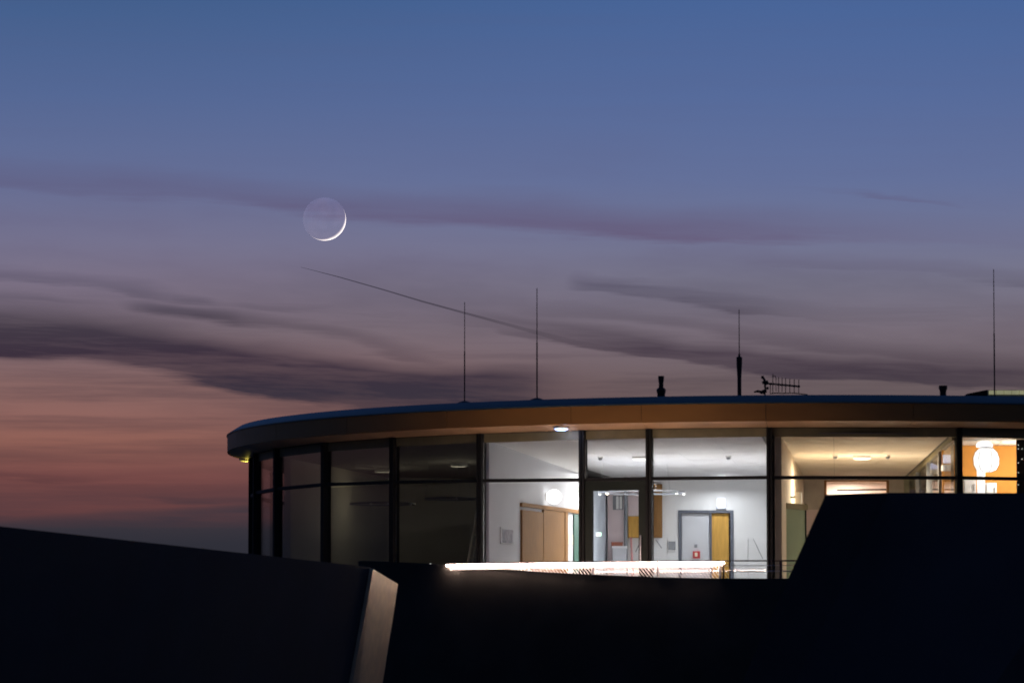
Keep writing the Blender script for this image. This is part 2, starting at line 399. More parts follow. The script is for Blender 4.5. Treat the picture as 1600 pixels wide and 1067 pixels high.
rp.color_ramp.elements[0].color = (0.58, 0.52, 0.46, 1); rp.color_ramp.elements[1].color = (0.78, 0.72, 0.66, 1)
l_.new(tx.outputs['Fac'], rp.inputs[0]); l_.new(rp.outputs[0], df.inputs[0])
es = n_.new('ShaderNodeEmission'); es.inputs['Strength'].default_value = 1.0           # earthshine
ec = n_.new('ShaderNodeMix'); ec.data_type = 'RGBA'; ec.inputs[6].default_value = (0.0045, 0.0026, 0.002, 1); ec.inputs[7].default_value = (0.0078, 0.0047, 0.0038, 1)
tx2 = n_.new('ShaderNodeTexNoise'); tx2.inputs['Scale'].default_value = 3.2; tx2.inputs['Detail'].default_value = 3; l_.new(cc.outputs['Object'], tx2.inputs['Vector'])
mr = n_.new('ShaderNodeMapRange'); mr.inputs[1].default_value = 0.38; mr.inputs[2].default_value = 0.58; l_.new(tx2.outputs['Fac'], mr.inputs[0])
l_.new(mr.outputs[0], ec.inputs[0]); l_.new(ec.outputs[2], es.inputs[0])
ad2 = n_.new('ShaderNodeAddShader'); l_.new(es.outputs[0], ad2.inputs[0]); l_.new(tr.outputs[0], ad2.inputs[1])
l_.new(df.outputs[0], ad.inputs[0]); l_.new(ad2.outputs[0], ad.inputs[1])
ge = n_.new('ShaderNodeNewGeometry'); mx = n_.new('ShaderNodeMixShader'); tr2 = n_.new('ShaderNodeBsdfTransparent')
l_.new(ge.outputs['Backfacing'], mx.inputs[0]); l_.new(ad.outputs[0], mx.inputs[1]); l_.new(tr2.outputs[0], mx.inputs[2])
l_.new(mx.outputs[0], n_['Material Output'].inputs[0])
mm.cycles.emission_sampling = 'NONE'                     # far too small in the sky to be worth sampling as a lamp
mo = obj('moon', moon, mm, smooth=True)
mo.location = mdir * DM; dia = DM * 67.5 / F * 0.997; mo.scale = (dia, dia, dia)
mo.rotation_euler = (0.4, 0.2, 0.6)
tag(mo, 'thin bright crescent moon with its dark side faintly visible in the dusk sky', 'moon')

# ------------------------------------------------------------------ contrail at cruising height
pts = [(470, 417.5), (530, 433), (600, 453), (660, 471), (726, 489), (800, 509), (840, 520), (900, 536), (980, 553), (1060, 566)]
wd = [0.5, 1.5, 2.0, 2.5, 3.2, 4.5, 6.0, 9.0, 12.0, 14.0]
DC = 100000.0
ctr = MB().tube([at(a, b, DC - 12 * (a - 470)) for a, b in pts], [x / F * DC / 2 for x in wd], 8)
cm = bpy.data.materials.new('contrail_vapour'); cm.use_nodes = True
n_, l_ = cm.node_tree.nodes, cm.node_tree.links
n_.remove(n_['Principled BSDF'])
df = n_.new('ShaderNodeBsdfDiffuse'); df.inputs[0].default_value = (0.16, 0.13, 0.15, 1); tr = n_.new('ShaderNodeBsdfTransparent')
cc = n_.new('ShaderNodeTexCoord'); sp = n_.new('ShaderNodeSeparateXYZ'); l_.new(cc.outputs['Generated'], sp.inputs[0])
rp = n_.new('ShaderNodeValToRGB'); e = rp.color_ramp.elements
e[0].position, e[0].color = 0.0, (0.34, 0.34, 0.34, 1); e[1].position, e[1].color = 1.0, (0, 0, 0, 1)
for p, v in ((0.06, 0.38), (0.4, 0.28), (0.55, 0.14), (0.72, 0.04)):
    x = e.new(p); x.color = (v, v, v, 1)
l_.new(sp.outputs[0], rp.inputs[0])
mx = n_.new('ShaderNodeMixShader'); l_.new(rp.outputs[0], mx.inputs[0]); l_.new(tr.outputs[0], mx.inputs[1]); l_.new(df.outputs[0], mx.inputs[2])
l_.new(mx.outputs[0], n_['Material Output'].inputs[0])
co = obj('contrail', ctr, cm, smooth=True)
tag(co, 'thin dark contrail slanting across the sky below the moon', 'contrail')

# ------------------------------------------------------------------ the round pavilion: levels
YN = CY - RR
Z_CAP = zof(617.0, YN + 0.28); Z_FT = zof(628.0, YN); Z_FB = zof(657.5, YN); Z_SO = zof(667.5, CY - RG)
Z_TR = zof(745.5, CY - RG); Z_C = 5.40; Z_FL = 2.02; Z_TE = 1.62
def ztr(ph):                                             # transom level
    return Z_TR + 0.13 * min(1, max(0, (-ph - R(25)) / R(35)))
PV = thing('round_pavilion', (CX, CY, -16.0), 'round glazed rooftop pavilion with bronze roof edge and lit rooms', 'building')
def part(name, mb, m, smooth=False, parent=None): return obj(name, mb, M[m] if isinstance(m, str) else m, parent or PV, smooth)

# roof: deck, rim, bronze fascia panels and soffit panels
part('roof_deck', MB().arc([(0.05, Z_CAP - 0.02), (RR - 0.34, Z_CAP - 0.02), (RR - 0.34, Z_FB + 0.14), (0.05, Z_FB + 0.14)], 0, 2 * math.pi, 96), 'deck')
part('roof_edge', MB().arc([(RR - 0.34, Z_CAP), (RR - 0.24, Z_CAP), (RR + 0.02, Z_FT + 0.004), (RR + 0.02, Z_FT - 0.02), (RR - 0.34, Z_FT - 0.02)], 0, 2 * math.pi, 160), 'cap', True)
seams = [phi_of(p, RR) for p in (892, 1002, 1197)]
d = seams[0] - R(13)
while d > -math.pi + R(8): seams.append(d); d -= R(13)
d = seams[2] + R(13)
while d < math.pi - R(8): seams.append(d); d += R(13)
seams.sort()
for a, b in zip(seams, seams[1:] + [seams[0] + 2 * math.pi]):
    g_ = 0.006 / RR
    part('fascia_panel', MB().arc([(RR, Z_FT - 0.024), (RR, Z_FB), (RR - 0.03, Z_FB), (RR - 0.03, Z_FT - 0.024)], a + g_, b - g_, 8), 'bronze', True)
    part('soffit_panel', MB().arc([(RR - 0.034, Z_FB + 0.004), (RG + 0.02, Z_SO), (RG + 0.02, Z_SO + 0.02), (RR - 0.034, Z_FB + 0.03)], a + g_, b - g_, 8), 'soffit', True)
part('roof_core', MB().arc([(0.05, Z_C + 0.06), (RG - 0.2, Z_C + 0.06), (RG - 0.2, Z_SO + 0.03), (RG + 0.02, Z_SO + 0.03), (RR - 0.06, Z_FB + 0.05), (RR - 0.06, Z_FT - 0.03), (0.05, Z_FT - 0.03)], 0, 2 * math.pi, 96), 'dark')
part('ceiling', MB().arc([(0.05, Z_C + 0.05), (RG - 0.12, Z_C + 0.05), (RG - 0.12, Z_C + 0.03), (0.05, Z_C + 0.03)], 0, 2 * math.pi, 96), 'ceil_dark')
part('floor', MB().arc([(0.05, Z_FL - 0.3), (RG + 0.05, Z_FL - 0.3), (RG + 0.05, Z_FL), (0.05, Z_FL)], 0, 2 * math.pi, 96), 'floor')
part('base_drum', MB().arc([(12.0, -16.0), (15.5, -16.0), (15.5, Z_TE - 0.01), (12.0, Z_TE - 0.01)], 0, 2 * math.pi, 96), 'parapet')
part('terrace_floor', MB().arc([(RG + 0.06, Z_TE - 0.01 + 0.014), (15.72, Z_TE + 0.004), (15.72, Z_TE - 0.2), (RG + 0.06, Z_TE - 0.2)], 0, 2 * math.pi, 96), 'floor')

# facade
mpx = [402, 434, 509, 616, 752, 911, 1015, 1202.5, 1498, 1730]
mph = [phi_of(p, RG) for p in mpx]
mph = [mph[0] - R(9)] + mph
d = mph[0] - R(15)
while d > -math.pi + R(4): mph.insert(0, d); d -= R(15)
d = mph[-1] + R(15)
while d < math.pi - R(6): mph.append(d); d += R(15)
mph.sort()
DOOR = phi_of(963, RG)
for i, a in enumerate(mph):
    b = mph[(i + 1) % len(mph)] + (2 * math.pi if i == len(mph) - 1 else 0)
    p, q = ring(RG, a), ring(RG, b)
    rad = Vector((math.sin(a), -math.cos(a), 0)); tan = Vector((math.cos(a), math.sin(a), 0))
    zc, zh = (Z_FL - 0.35 + Z_SO) / 2, (Z_SO - 0.004 - Z_FL + 0.35) / 2
    mu = MB()
    wide = 0.058
    for s_ in (-1, 1):
        mu.obox(Vector((p.x, p.y, zc)) + tan * s_ * (wide - 0.022), tan * 0.024, rad * 0.10, (0, 0, zh))
    mu.obox(Vector((p.x, p.y, zc)) - rad * 0.03, tan * (wide - 0.05), rad * 0.05, (0, 0, zh - 0.002))
    part('mullion', mu, 'frame')
    u = (q - p).normalized(); nrm = Vector((u.y, -u.x, 0))
    if nrm.dot(rad) < 0: nrm = -nrm
    c = (p + q) / 2; hl = (q - p).length / 2 - wide - 0.003
    zt0, zt1 = ztr(a), ztr(b)
    tm = MB()                                            # transom follows the levels at its two ends
    vs = []
    for zz, dz in ((-0.035, 0), (0.035, 0)):
        for e_ in (-1, 1):
            for d_ in (-1, 1):
                z_ = zt0 if e_ < 0 else zt1
                vs.append(c + u * hl * e_ + nrm * 0.06 * d_ + Vector((0, 0, z_ + zz)))
    tm.add(vs, [(0, 1, 3, 2), (4, 6, 7, 5), (0, 4, 5, 1), (2, 3, 7, 6), (0, 2, 6, 4), (1, 5, 7, 3)])
    part('transom', tm, 'frame')
    zl = min(zt0, zt1)
    hd = MB().obox((c - nrm * 0.05) + Vector((0, 0, Z_SO - 0.10)), u * hl, nrm * 0.04, (0, 0, 0.092))
    part('head_frame', hd, 'head')
    ztop = Z_SO - 0.195
    up = MB().obox(c + Vector((0, 0, (max(zt0, zt1) + 0.036 + ztop) / 2)), u * hl, nrm * 0.012, (0, 0, (ztop - max(zt0, zt1) - 0.036) / 2))
    part('upper_pane', up, 'glass')
    zb = Z_FL - 0.02
    if a < DOOR < b:
        # glazed entrance door with a broad dark frame
        dr = MB(); zt = zl - 0.04; x0 = -hl; x1 = hl; gx0, gx1 = -hl + 0.16, hl - 0.17; gz = zt - 0.20
        def pc(xa, xb, za, zc_, dep=0.05): dr.obox(c + u * (xa + xb) / 2 + Vector((0, 0, (za + zc_) / 2)), u * (xb - xa) / 2, nrm * dep, (0, 0, (zc_ - za) / 2))
        pc(x0, gx0, zb, zt); pc(gx1, x1, zb, zt); pc(gx0, gx1, gz, zt); pc(gx0, gx1, zb, zb + 0.2)
        do = part('entrance_door', dr, 'door_frame')
        part('door_glass', MB().obox(c + u * (gx0 + gx1) / 2 + Vector((0, 0, (zb + 0.2 + gz) / 2)), u * (gx1 - gx0) / 2, nrm * 0.012, (0, 0, (gz - zb - 0.2) / 2)), 'glass', parent=do)
        part('door_handle', MB().tube([c + u * (gx1 + 0.06) + nrm * 0.10 + Vector((0, 0, Z_FL + z_)) for z_ in (0.7, 1.3)], 0.014), 'steel', parent=do)
    else:
        lo = MB().obox(c + Vector((0, 0, (zl - 0.036 + zb) / 2)), u * hl, nrm * 0.012, (0, 0, (zl - 0.036 - zb) / 2))
        part('lower_pane', lo, 'glass')
    part('sill', MB().obox(c + Vector((0, 0, Z_FL - 0.17)), u * hl, nrm * 0.08, (0, 0, 0.145)), 'frame')

# ------------------------------------------------------------------ inner walls
def P(px, y, py=720): q = at(px, py, y); return Vector((q.x, q.y, 0))
ZT = Z_C + 0.02
W1a, W1b = P(764, 100.0), P(909, 106.5)
W2b = P(948, 116.5)
Ra, Rb = Vector((5.52, 97.35, 0)), Vector((7.17, 116.0, 0))
Qa, Qb = Vector((9.25, 97.4, 0)), Vector((9.88, 116.0, 0))
YB = 116.5
part('hall_side_wall', MB().slab(W1a, W1b, Z_FL, ZT, 0.15), 'grey_wall')
part('recess_wall', MB().slab(W1b, W2b, Z_FL, Z_C - 0.42, 0.12, 0.0), 'blue_wall')  # top stops short: gap added so hall light leaks into the dark room
# back wall with a doorway
dx0, dx1 = at(1060, 800, YB).x, at(1146, 800, YB).x; dzt = zof(797, YB)
part('hall_back_wall', MB().box((W2b.x - 0.1, YB, Z_FL), (dx0 - 0.004, YB + 0.15, ZT)).box((dx1 + 0.004, YB, Z_FL), (Rb.x - 0.15, YB + 0.15, ZT)).box((dx0 - 0.004, YB + 0.002, dzt + 0.004), (dx1 + 0.004, YB + 0.148, ZT)), 'white')
part('ceiling_cornice', MB().box((W2b.x + 0.3, YB - 0.10, zof(753, YB)), (Rb.x - 0.2, YB - 0.003, ZT)), 'white')
part('partition_wall', MB().slab(Ra, Rb, Z_FL, ZT, -0.14), 'beige')
part('partition_wall', MB().slab(Ra + Vector((-0.16, 0, 0)), Rb + Vector((-0.16, 0.4, 0)), Z_FL, ZT, 0.10 * -1), 'white')
# dark room walls
D0, D1, D2 = P(454, 107.4), P(604, 116.6), P(905, 118.6)
part('back_room_wall', MB().slab(D0, D1, Z_FL, ZT, 0.15), 'taupe')
part('back_room_wall', MB().slab(D1, D2, Z_FL, ZT, 0.15), 'taupe')
# sloping bulkhead in the hall's corner
bA, bB = P(776, 100.3), P(904, 98.7)
q = at(909, 741, 106.4); bD = P(777, 100.7); bC = Vector((q.x, q.y, 0))
part('sloping_bulkhead', MB().add([(bA.x, bA.y, Z_C), (bB.x, bB.y, Z_C), (bC.x, bC.y, q.z), (bD.x, bD.y, Z_C), (bC.x, bC.y, ZT), (bA.x, bA.y, ZT), (bB.x, bB.y, ZT), (bD.x, bD.y, ZT)],
     [(0, 1, 2), (0, 2, 3), (5, 7, 4, 6), (0, 5, 6, 1), (1, 6, 4, 2), (2, 4, 7, 3), (3, 7, 5, 0)]), 'white')
# ceiling boards in hall and corridor
def boards(l0, l1, r0, r1, ncol, nrow, m, z=Z_C):
    for i in range(ncol):
        for j in range(nrow):
            def pt(s, t_): return (l0.lerp(l1, t_)).lerp(r0.lerp(r1, t_), s)
            g0, g1 = (i + 0.003) / ncol, (i + 0.997) / ncol
            h0, h1 = (j + 0.006) / nrow, (j + 0.994) / nrow
            vs = [pt(a, b) for a, b in ((g0, h0), (g1, h0), (g1, h1), (g0, h1))]
            dz = random.uniform(-0.002, 0.002)
            part('ceiling_board', MB().prism([(v.x, v.y, z + dz) for v in vs], (0, 0, 0.02)), m)
boards(P(790, 100.5), P(958, 116.4), Ra + Vector((-0.3, -0.1, 0)), Rb + Vector((-0.3, 0.4, 0)), 5, 6, 'ceil')
boards(Ra + Vector((0.02, -0.1, 0)), Rb + Vector((0.02, -0.1, 0)), Qa + Vector((-0.06, -0.05, 0)), Qb + Vector((-0.06, 0, 0)), 3, 6, 'tile')

# things on walls: a box laid on a slab given by two points
def wall_hit(px, p1, p2):
    d = ray(px, 740); e = p2 - p1
    den = d.x * (-e.y) - d.y * (-e.x)
    s = (d.x * (-p1.y) - d.y * (-p1.x)) * -1 / den if False else None
    # solve k*d = p1 + s*e in plan
    det = d.x * -e.y + e.x * d.y
    k = (p1.x * -e.y + e.x * p1.y) / det
    return Vector((d.x * k, d.y * k, 0))
def wbox(mb, p1, p2, x0, x1, y0, y1, t, off=0.0):
    a, b = wall_hit(x0, p1, p2), wall_hit(x1, p1, p2); ym = (a.y + b.y) / 2
    return mb.slab(a, b, zof(y1, ym), zof(y0, ym), t, -t - off)
BL, BR = Vector((W2b.x, YB, 0)), Vector((Rb.x, YB, 0))

# oak double door in the hall's side wall
od = wbox(MB(), W1a, W1b, 812, 906, 791, 797, 0.06, 0.004)
odr = part('oak_door', od, 'wood')
part('door_leaf', wbox(MB(), W1a, W1b, 813, 845.6, 798, 945, 0.045, 0.004), 'wood', parent=odr)
part('door_leaf', wbox(MB(), W1a, W1b, 846.4, 879, 798, 945, 0.045, 0.004), 'wood', parent=odr)
part('door_jamb', wbox(MB(), W1a, W1b, 879.6, 884, 798, 945, 0.055, 0.004), 'wood', parent=odr)
part('green_panel', wbox(MB(), W1a, W1b, 895, 908, 804, 945, 0.03, 0.004), mat('bottle_green_panel', (0.015, 0.07, 0.045), 0.5))
# hall back wall fittings
part('pink_pier', wbox(MB(), BL, BR, 949, 975, 752, 945, 0.25, 0.11), 'pink')
part('wall_vent', wbox(MB(), BL, BR, 957, 973, 775, 797, 0.04, 0.365), 'grey')
part('vent_slat', wbox(MB(), BL, BR, 962, 966, 776, 796, 0.02, 0.41), 'plastic')
part('vent_slat', wbox(MB(), BL, BR, 967.5, 971.5, 776, 796, 0.02, 0.41), 'plastic')
part('column', MB().lathe((at(977.5, 800, YB - 0.5).x, YB - 0.5, Z_FL), [(0.045, 0), (0.045, ZT - Z_FL)], 16), 'grey', True)
part('pink_panel', wbox(MB(), BL, BR, 981, 1018, 752, 806, 0.12, 0.11), 'pink')
part('wainscot_panel', wbox(MB(), BL, BR, 981, 1042, 840.5, 945, 0.05, 0.004), 'white')
part('wainscot_panel', wbox(MB(), BL, BR, 1042.6, 1059, 840.5, 945, 0.05, 0.004), 'white')
part('wainscot_panel', wbox(MB(), BL, BR, 1148, 1168, 840.5, 945, 0.05, 0.004), 'white')
part('wainscot_panel', wbox(MB(), BL, BR, 1168.6, 1204, 840.5, 945, 0.05, 0.004), 'white')
def strip(name, px0, py0, px1, py1, y, r, m): part(name, MB().tube([at(px0, py0, y), at(px1, py1, y)], r, 6), m)
strip('panel_joint', 1177, 841, 1192, 873, YB - 0.06, 0.007, 'grey')
strip('panel_joint', 1025, 843, 1034, 856, YB - 0.06, 0.012, 'grey')
strip('panel_joint', 993, 862, 1001, 845, YB - 0.06, 0.012, 'grey')
part('square_vent', wbox(MB(), BL, BR, 1044, 1055, 845.5, 858.5, 0.03, 0.055), 'grey')
# doorway
dm = MB(); y0_, y1_ = YB - 0.03, YB + 0.18
dj = (dx1 - dx0) * 5 / 86
dm.box((dx0, y0_, Z_FL), (dx0 + dj, y1_, dzt)).box((dx1 - dj, y0_, Z_FL), (dx1, y1_, dzt)).box((dx0 + dj, y0_ + 0.002, dzt - dj * 0.8), (dx1 - dj, y1_, dzt))
xm = at(1110.5, 800, YB).x
dm.box((xm - 0.022, y0_ + 0.004, Z_FL), (xm + 0.022, y1_, dzt - dj * 0.8))
dw = part('double_door', dm, mat('slate_door_frame', (0.10, 0.11, 0.14), 0.5))
part('grey_door_leaf', MB().box((dx0 + dj + 0.01, YB + 0.05, Z_FL), (xm - 0.03, YB + 0.09, dzt - dj * 0.8 - 0.01)), 'grey_wall', parent=dw)
part('yellow_door_leaf', MB().box((xm + 0.03, YB + 0.05, Z_FL), (dx1 - dj - 0.035, YB + 0.09, dzt - dj * 0.8 - 0.01)), 'yellow_wood', parent=dw)
part('door_closer', MB().box((dx1 - dj - 0.03, YB - 0.02, zof(826, YB)), (dx1 - dj - 0.004, YB + 0.02, zof(812, YB))), 'dark', parent=dw)
part('lobby_wall', MB().box((dx0 - 0.5, YB + 0.6, Z_FL), (dx1 + 0.5, YB + 0.7, ZT)), 'pink')

# corridor end wall with a lit doorway
YC = 115.7
cx0, cx1 = at(1288, 760, YC).x, at(1389, 760, YC).x; czt = zof(750, YC)
lx = at(1248, 760, YC).x; rx = at(1500, 760, YC).x
part('corridor_end_wall', MB().box((lx - 0.1, YC, Z_FL), (cx0 - 0.003, YC + 0.12, ZT)).box((cx1 + 0.003, YC, Z_FL), (Qb.x - 0.1, YC + 0.12, ZT)).box((cx0, YC + 0.002, czt + 0.003), (cx1, YC + 0.118, ZT)), mat('warm_grey_paint', (0.46, 0.42, 0.38), 0.85))
cf = MB(); k_ = 0.055
cf.box((cx0, YC - 0.03, Z_FL), (cx0 + k_, YC + 0.15, czt)).box((cx1 - k_, YC - 0.03, Z_FL), (cx1, YC + 0.15, czt)).box((cx0 + k_, YC - 0.028, czt - k_ * 0.5), (cx1 - k_, YC + 0.15, czt))
cfo = part('doorway', cf, 'wood')
part('sunblind_rod', MB().tube([at(1308, 765.5, YC + 0.3), at(1386, 764.5, YC + 0.3)], 0.018, 8), 'dark', parent=cfo)
part('store_room_wall', MB().box((cx0 - 0.4, YC + 1.6, Z_FL), (cx1 + 0.4, YC + 1.7, ZT)), 'brightpink')
part('store_room_wall', MB().box((cx0 - 0.42, YC + 0.13, Z_FL), (cx0 - 0.3, YC + 1.59, ZT)), 'brightpink')
part('store_room_wall', MB().box((cx1 + 0.3, YC + 0.13, Z_FL), (cx1 + 0.42, YC + 1.59, ZT)), 'brightpink')
part('corridor_wainscot', MB().box((lx + 0.1, YC - 0.04, Z_FL), (cx0 - 0.03, YC - 0.003, zof(796, YC))), 'pink')
part('end_pilaster', MB().box((at(1412, 760, YC).x, YC - 0.25, Z_FL), (at(1420, 760, YC).x, YC - 0.01, ZT)), mat('sage_paint', (0.33, 0.33, 0.24), 0.8))
# glazed partition to the orange room
part('glazed_partition_rail', MB().slab(Qa, Qb, Z_C - 0.10, ZT, 0.10), 'head')
for i in range(4):
    a, b = Qa.lerp(Qb, (i + 0.03) / 4), Qa.lerp(Qb, (i + 0.97) / 4)
    part('partition_pane', MB().slab(a, b, Z_FL, Z_C - 0.105, 0.012, 0.04), 'glass')
for i in range(1, 4):
    a = Qa.lerp(Qb, i / 4)
    part('partition_post', MB().box((a.x - 0.02, a.y - 0.05, Z_FL), (a.x + 0.05, a.y + 0.05, Z_C - 0.1)), 'grey')
# orange room
YO = 101.3
ox0, ox1 = at(1472, 700, YO).x, at(1720, 700, YO).x
part('orange_wall', MB().box((ox0, YO, Z_FL), (ox1, YO + 0.12, ZT)), 'orange')
part('orange_side_wall', MB().slab(P(1722, 98.6), P(1722, YO), Z_FL, ZT, 0.12), 'orange')
boards(Qa + Vector((0.16, 0.1, 0)), Vector((ox0 + 0.1, YO - 0.02, 0)), P(1715, 98.8), P(1715, YO - 0.02), 3, 2, 'tile')
part('end_room_wall', MB().box((Qb.x + 0.15, 112.0, Z_FL), (Qb.x + 4.0, 112.1, ZT)), 'blue_wall')

# ------------------------------------------------------------------ lamps and fittings inside
def disc_lamp(px, py, dia, label, group, power, col=(1, 0.96, 0.9), lit=True, side=0):
    p = atz(px, py, Z_C); t_ = thing('ceiling_lamp', (p.x, p.y, Z_C), label, 'ceiling lamp', group)
    obj('housing', MB().lathe((p.x, p.y, Z_C), [(dia / 2, -0.05), (dia / 2, -0.003)], 28), M['plastic'], t_, True)
    obj('diffuser', MB().lathe((p.x, p.y, Z_C), [(dia * 0.36, -0.085), (dia * 0.46, -0.07), (dia * 0.48, -0.052)], 28), M['disc'] if lit else M['plastic'], t_, True)
    if power: lamp('lamp_light', 'AREA', (p.x, p.y, Z_C - 0.12), power, col, t_, 0.4, (0, 0, -1))
    if side: lamp('fill_light', 'POINT', (p.x, p.y, Z_C - 0.7), side, col, t_, 0.0)  # unseen point added below the disc to brighten the room
    return t_
disc_lamp(1002, 713, 0.42, 'white round ceiling lamp above the glazed entrance door', None, 40)
disc_lamp(1347, 712, 0.42, 'white round ceiling lamp in the cream corridor ceiling', None, 150, (1, 0.84, 0.62), side=12)
disc_lamp(717, 724, 0.40, 'unlit round ceiling lamp in the dark room beside the lit hall', None, 0, (1, 0.9, 0.62), lit=False, side=1.7)  # both lamps are off; added points under them brighten the dark room
disc_lamp(598, 733, 0.40, 'unlit round ceiling lamp in the dark room farther from the lit hall', None, 0, (1, 0.9, 0.62), lit=False, side=1.7)
def detector(px, py, label, group=None):
    p = atz(px, py, Z_C); t_ = thing('smoke_detector', (p.x, p.y, Z_C), label, 'detector', group)
    obj('base', MB().lathe((p.x, p.y, Z_C), [(0.07, -0.03), (0.075, -0.003)], 20), M['plastic'], t_, True)
    obj('sensor_head', MB().lathe((p.x, p.y, Z_C), [(0.02, -0.09), (0.045, -0.075), (0.05, -0.031)], 20), M['grey'], t_, True)
detector(938, 713, 'small smoke detector on ceiling seen above the entrance door')
detector(1138, 712, 'small smoke detector on hall ceiling above the grey and yellow doors')
detector(1305, 711, 'small ceiling detector between the corridor lamp and the beige wall')
detector(1387, 711, 'small ceiling detector between the corridor lamp and the glazed partition')
# round wall lamp
a = wall_hit(853, W1a, W1b); wn = Vector(((W1b - W1a).y, -(W1b - W1a).x, 0)).normalized()
zl = zof(776, a.y)
wl = thing('wall_lamp', (a.x, a.y, zl), 'bright round wall lamp above the oak door', 'wall lamp')
c = Vector((a.x, a.y, zl)) + wn * 0.004
obj('backplate', MB().lathe(c, [(0.09, 0.0), (0.09, 0.03)], 28, wn), M['plastic'], wl, True)
gc = c + wn * 0.19
obj('globe', MB().lathe(gc, [(0.165 * math.cos(x), 0.165 * math.sin(x)) for x in [-1.5 + 3.0 * k / 12 for k in range(13)]], 28), M['lamp'], wl, True)
# ring pendants
def pendant(px, py, yc, rad, label, spots, lit):
    p = at(px, py, yc); t_ = thing('ring_pendant_lamp', p, label, 'pendant lamp')
    obj('ring', MB().tube([p + Vector((rad * math.sin(k * math.pi / 24), -rad * math.cos(k * math.pi / 24), 0)) for k in range(49)], 0.022, 8, False), M['grey'], t_, True)
    for k in range(3):
        an = k * 2 * math.pi / 3 + 0.3; e_ = p + Vector((rad * math.sin(an), -rad * math.cos(an), 0.02))
        obj('suspension_cable', MB().tube([e_, Vector((p.x, p.y, Z_C - 0.03)).lerp(Vector((e_.x, e_.y, Z_C - 0.03)), 0.9)], 0.003, 5), M['grey'], t_)
    for an, m in spots:
        e_ = p + Vector((rad * math.sin(R(an)), -rad * math.cos(R(an)), -0.02))
        s_ = obj('spot', MB().lathe(e_, [(0.03, -0.03), (0.038, -0.01), (0.02, 0.025)], 12), M['steel'], t_, True)
        obj('bulb', MB().lathe(e_, [(0.012, -0.052), (0.028, -0.044), (0.028, -0.032)], 12), M[m], s_, True) if lit else None
    return t_
pl = pendant(1003, 769, 108.0, 1.0, 'large lit ring pendant with spots hanging in the white hall',
        [(-80, 'lamp'), (-55, 'warm'), (52, 'lamp'), (75, 'lamp'), (180, 'lamp')], True)
for an in (-80, -55, 52, 75, 180):
    lamp('spot_light', 'AREA', pl.location + Vector((math.sin(R(an)), -math.cos(R(an)), -0.085)), 27, (0.97, 0.98, 1.0), pl, 0.05, (0, 0, -1))
pendant(598, 787, 108.0, 0.75, 'dim unlit ring pendant behind the windows nearest the roof end', [(-20, 'lamp'), (10, 'lamp'), (60, 'lamp')], False)
pendant(706, 779, 107.0, 0.62, 'dim unlit ring pendant in the dark room near the ladder', [(10, 'lamp'), (70, 'lamp')], False)
# downlight near the back wall of the hall
p = atz(1127, 746.5, Z_C - 0.02) + Vector((0, -0.2, 0))
dl = thing('downlight', (p.x, p.y, Z_C), 'small bright ceiling downlight just above the blue white exit sign', 'downlight')
obj('trim', MB().lathe((p.x, p.y, Z_C), [(0.10, -0.02), (0.11, -0.003)], 20), M['plastic'], dl, True)
obj('lens', MB().lathe((p.x, p.y, Z_C), [(0.06, -0.045), (0.085, -0.022)], 20), M['lamp'], dl, True)
lamp('lamp_light', 'AREA', (p.x, p.y - 0.2, Z_C - 0.08), 10, (0.95, 0.98, 1.0), dl, 0.15, (0, -0.3, -1))
# exit sign above the doors
ex = thing('exit_sign', at(1127, 794, YB - 0.05), 'glowing blue white exit sign over the yellow door leaf', 'exit sign')
obj('housing', MB().box(at(1119.5, 794.5, YB - 0.07), at(1134, 777.5, YB - 0.004)), M['plastic'], ex)
obj('lit_panel', MB().box(at(1121, 793, YB - 0.09), at(1132.7, 779, YB - 0.072)), M['exit'], ex)
eg = thing('exit_sign', at(936, 838, 113.0), 'tiny white and green exit light on the pale blue wall behind the glazed door', 'exit sign')
a1 = wall_hit(931, W1b, W2b); 
obj('housing', MB().box((a1.x - 0.01, a1.y - 0.05, zof(838, a1.y)), (a1.x + 0.085, a1.y + 0.3, zof(831, a1.y))), M['plastic'], eg)
obj('lit_panel', MB().box((a1.x + 0.09, a1.y - 0.05, zof(837, a1.y)), (a1.x + 0.13, a1.y + 0.3, zof(831.5, a1.y))), M['exit_green'], eg)
# notice, switch, alarm box, plate
nb = thing('notice_frame', wall_hit(791, W1a, W1b) + Vector((0, 0, zof(850, 101))), 'small framed grey print on the wall left of the oak door', 'picture')
obj('frame', wbox(MB(), W1a, W1b, 781, 802, 824, 850, 0.02, 0.004), M['grey_wall'], nb)
obj('print', wbox(MB(), W1a, W1b, 783, 800, 827, 848, 0.005, 0.025), M['paper'], nb)
sw = thing('light_switch', wall_hit(890, W1a, W1b) + Vector((0, 0, zof(850, 105.6))), 'cream wall switch plate between oak door and green panel', 'switch')
obj('plate', wbox(MB(), W1a, W1b, 886.5, 894, 835, 850, 0.015, 0.004), M['cream'], sw)
obj('rocker', wbox(MB(), W1a, W1b, 888.5, 892, 839, 846, 0.008, 0.02), M['plastic'], sw)
fa = thing('fire_alarm_box', at(1088, 872, YB), 'small red fire alarm box on the grey door leaf', 'alarm box')
obj('casing', MB().box(at(1082.7, 872, YB - 0.02), at(1093.7, 860.8, YB + 0.046)), M['red'], fa)
obj('white_panel', MB().box(at(1085.7, 869, YB - 0.03), at(1089.7, 863, YB - 0.021)), M['cream'], fa)
tag(obj('door_plate', MB().box(at(1085, 855, YB + 0.03), at(1089.5, 850, YB + 0.047)), M['grey']), 'small grey plate on the door leaf above the red alarm box', 'plate')
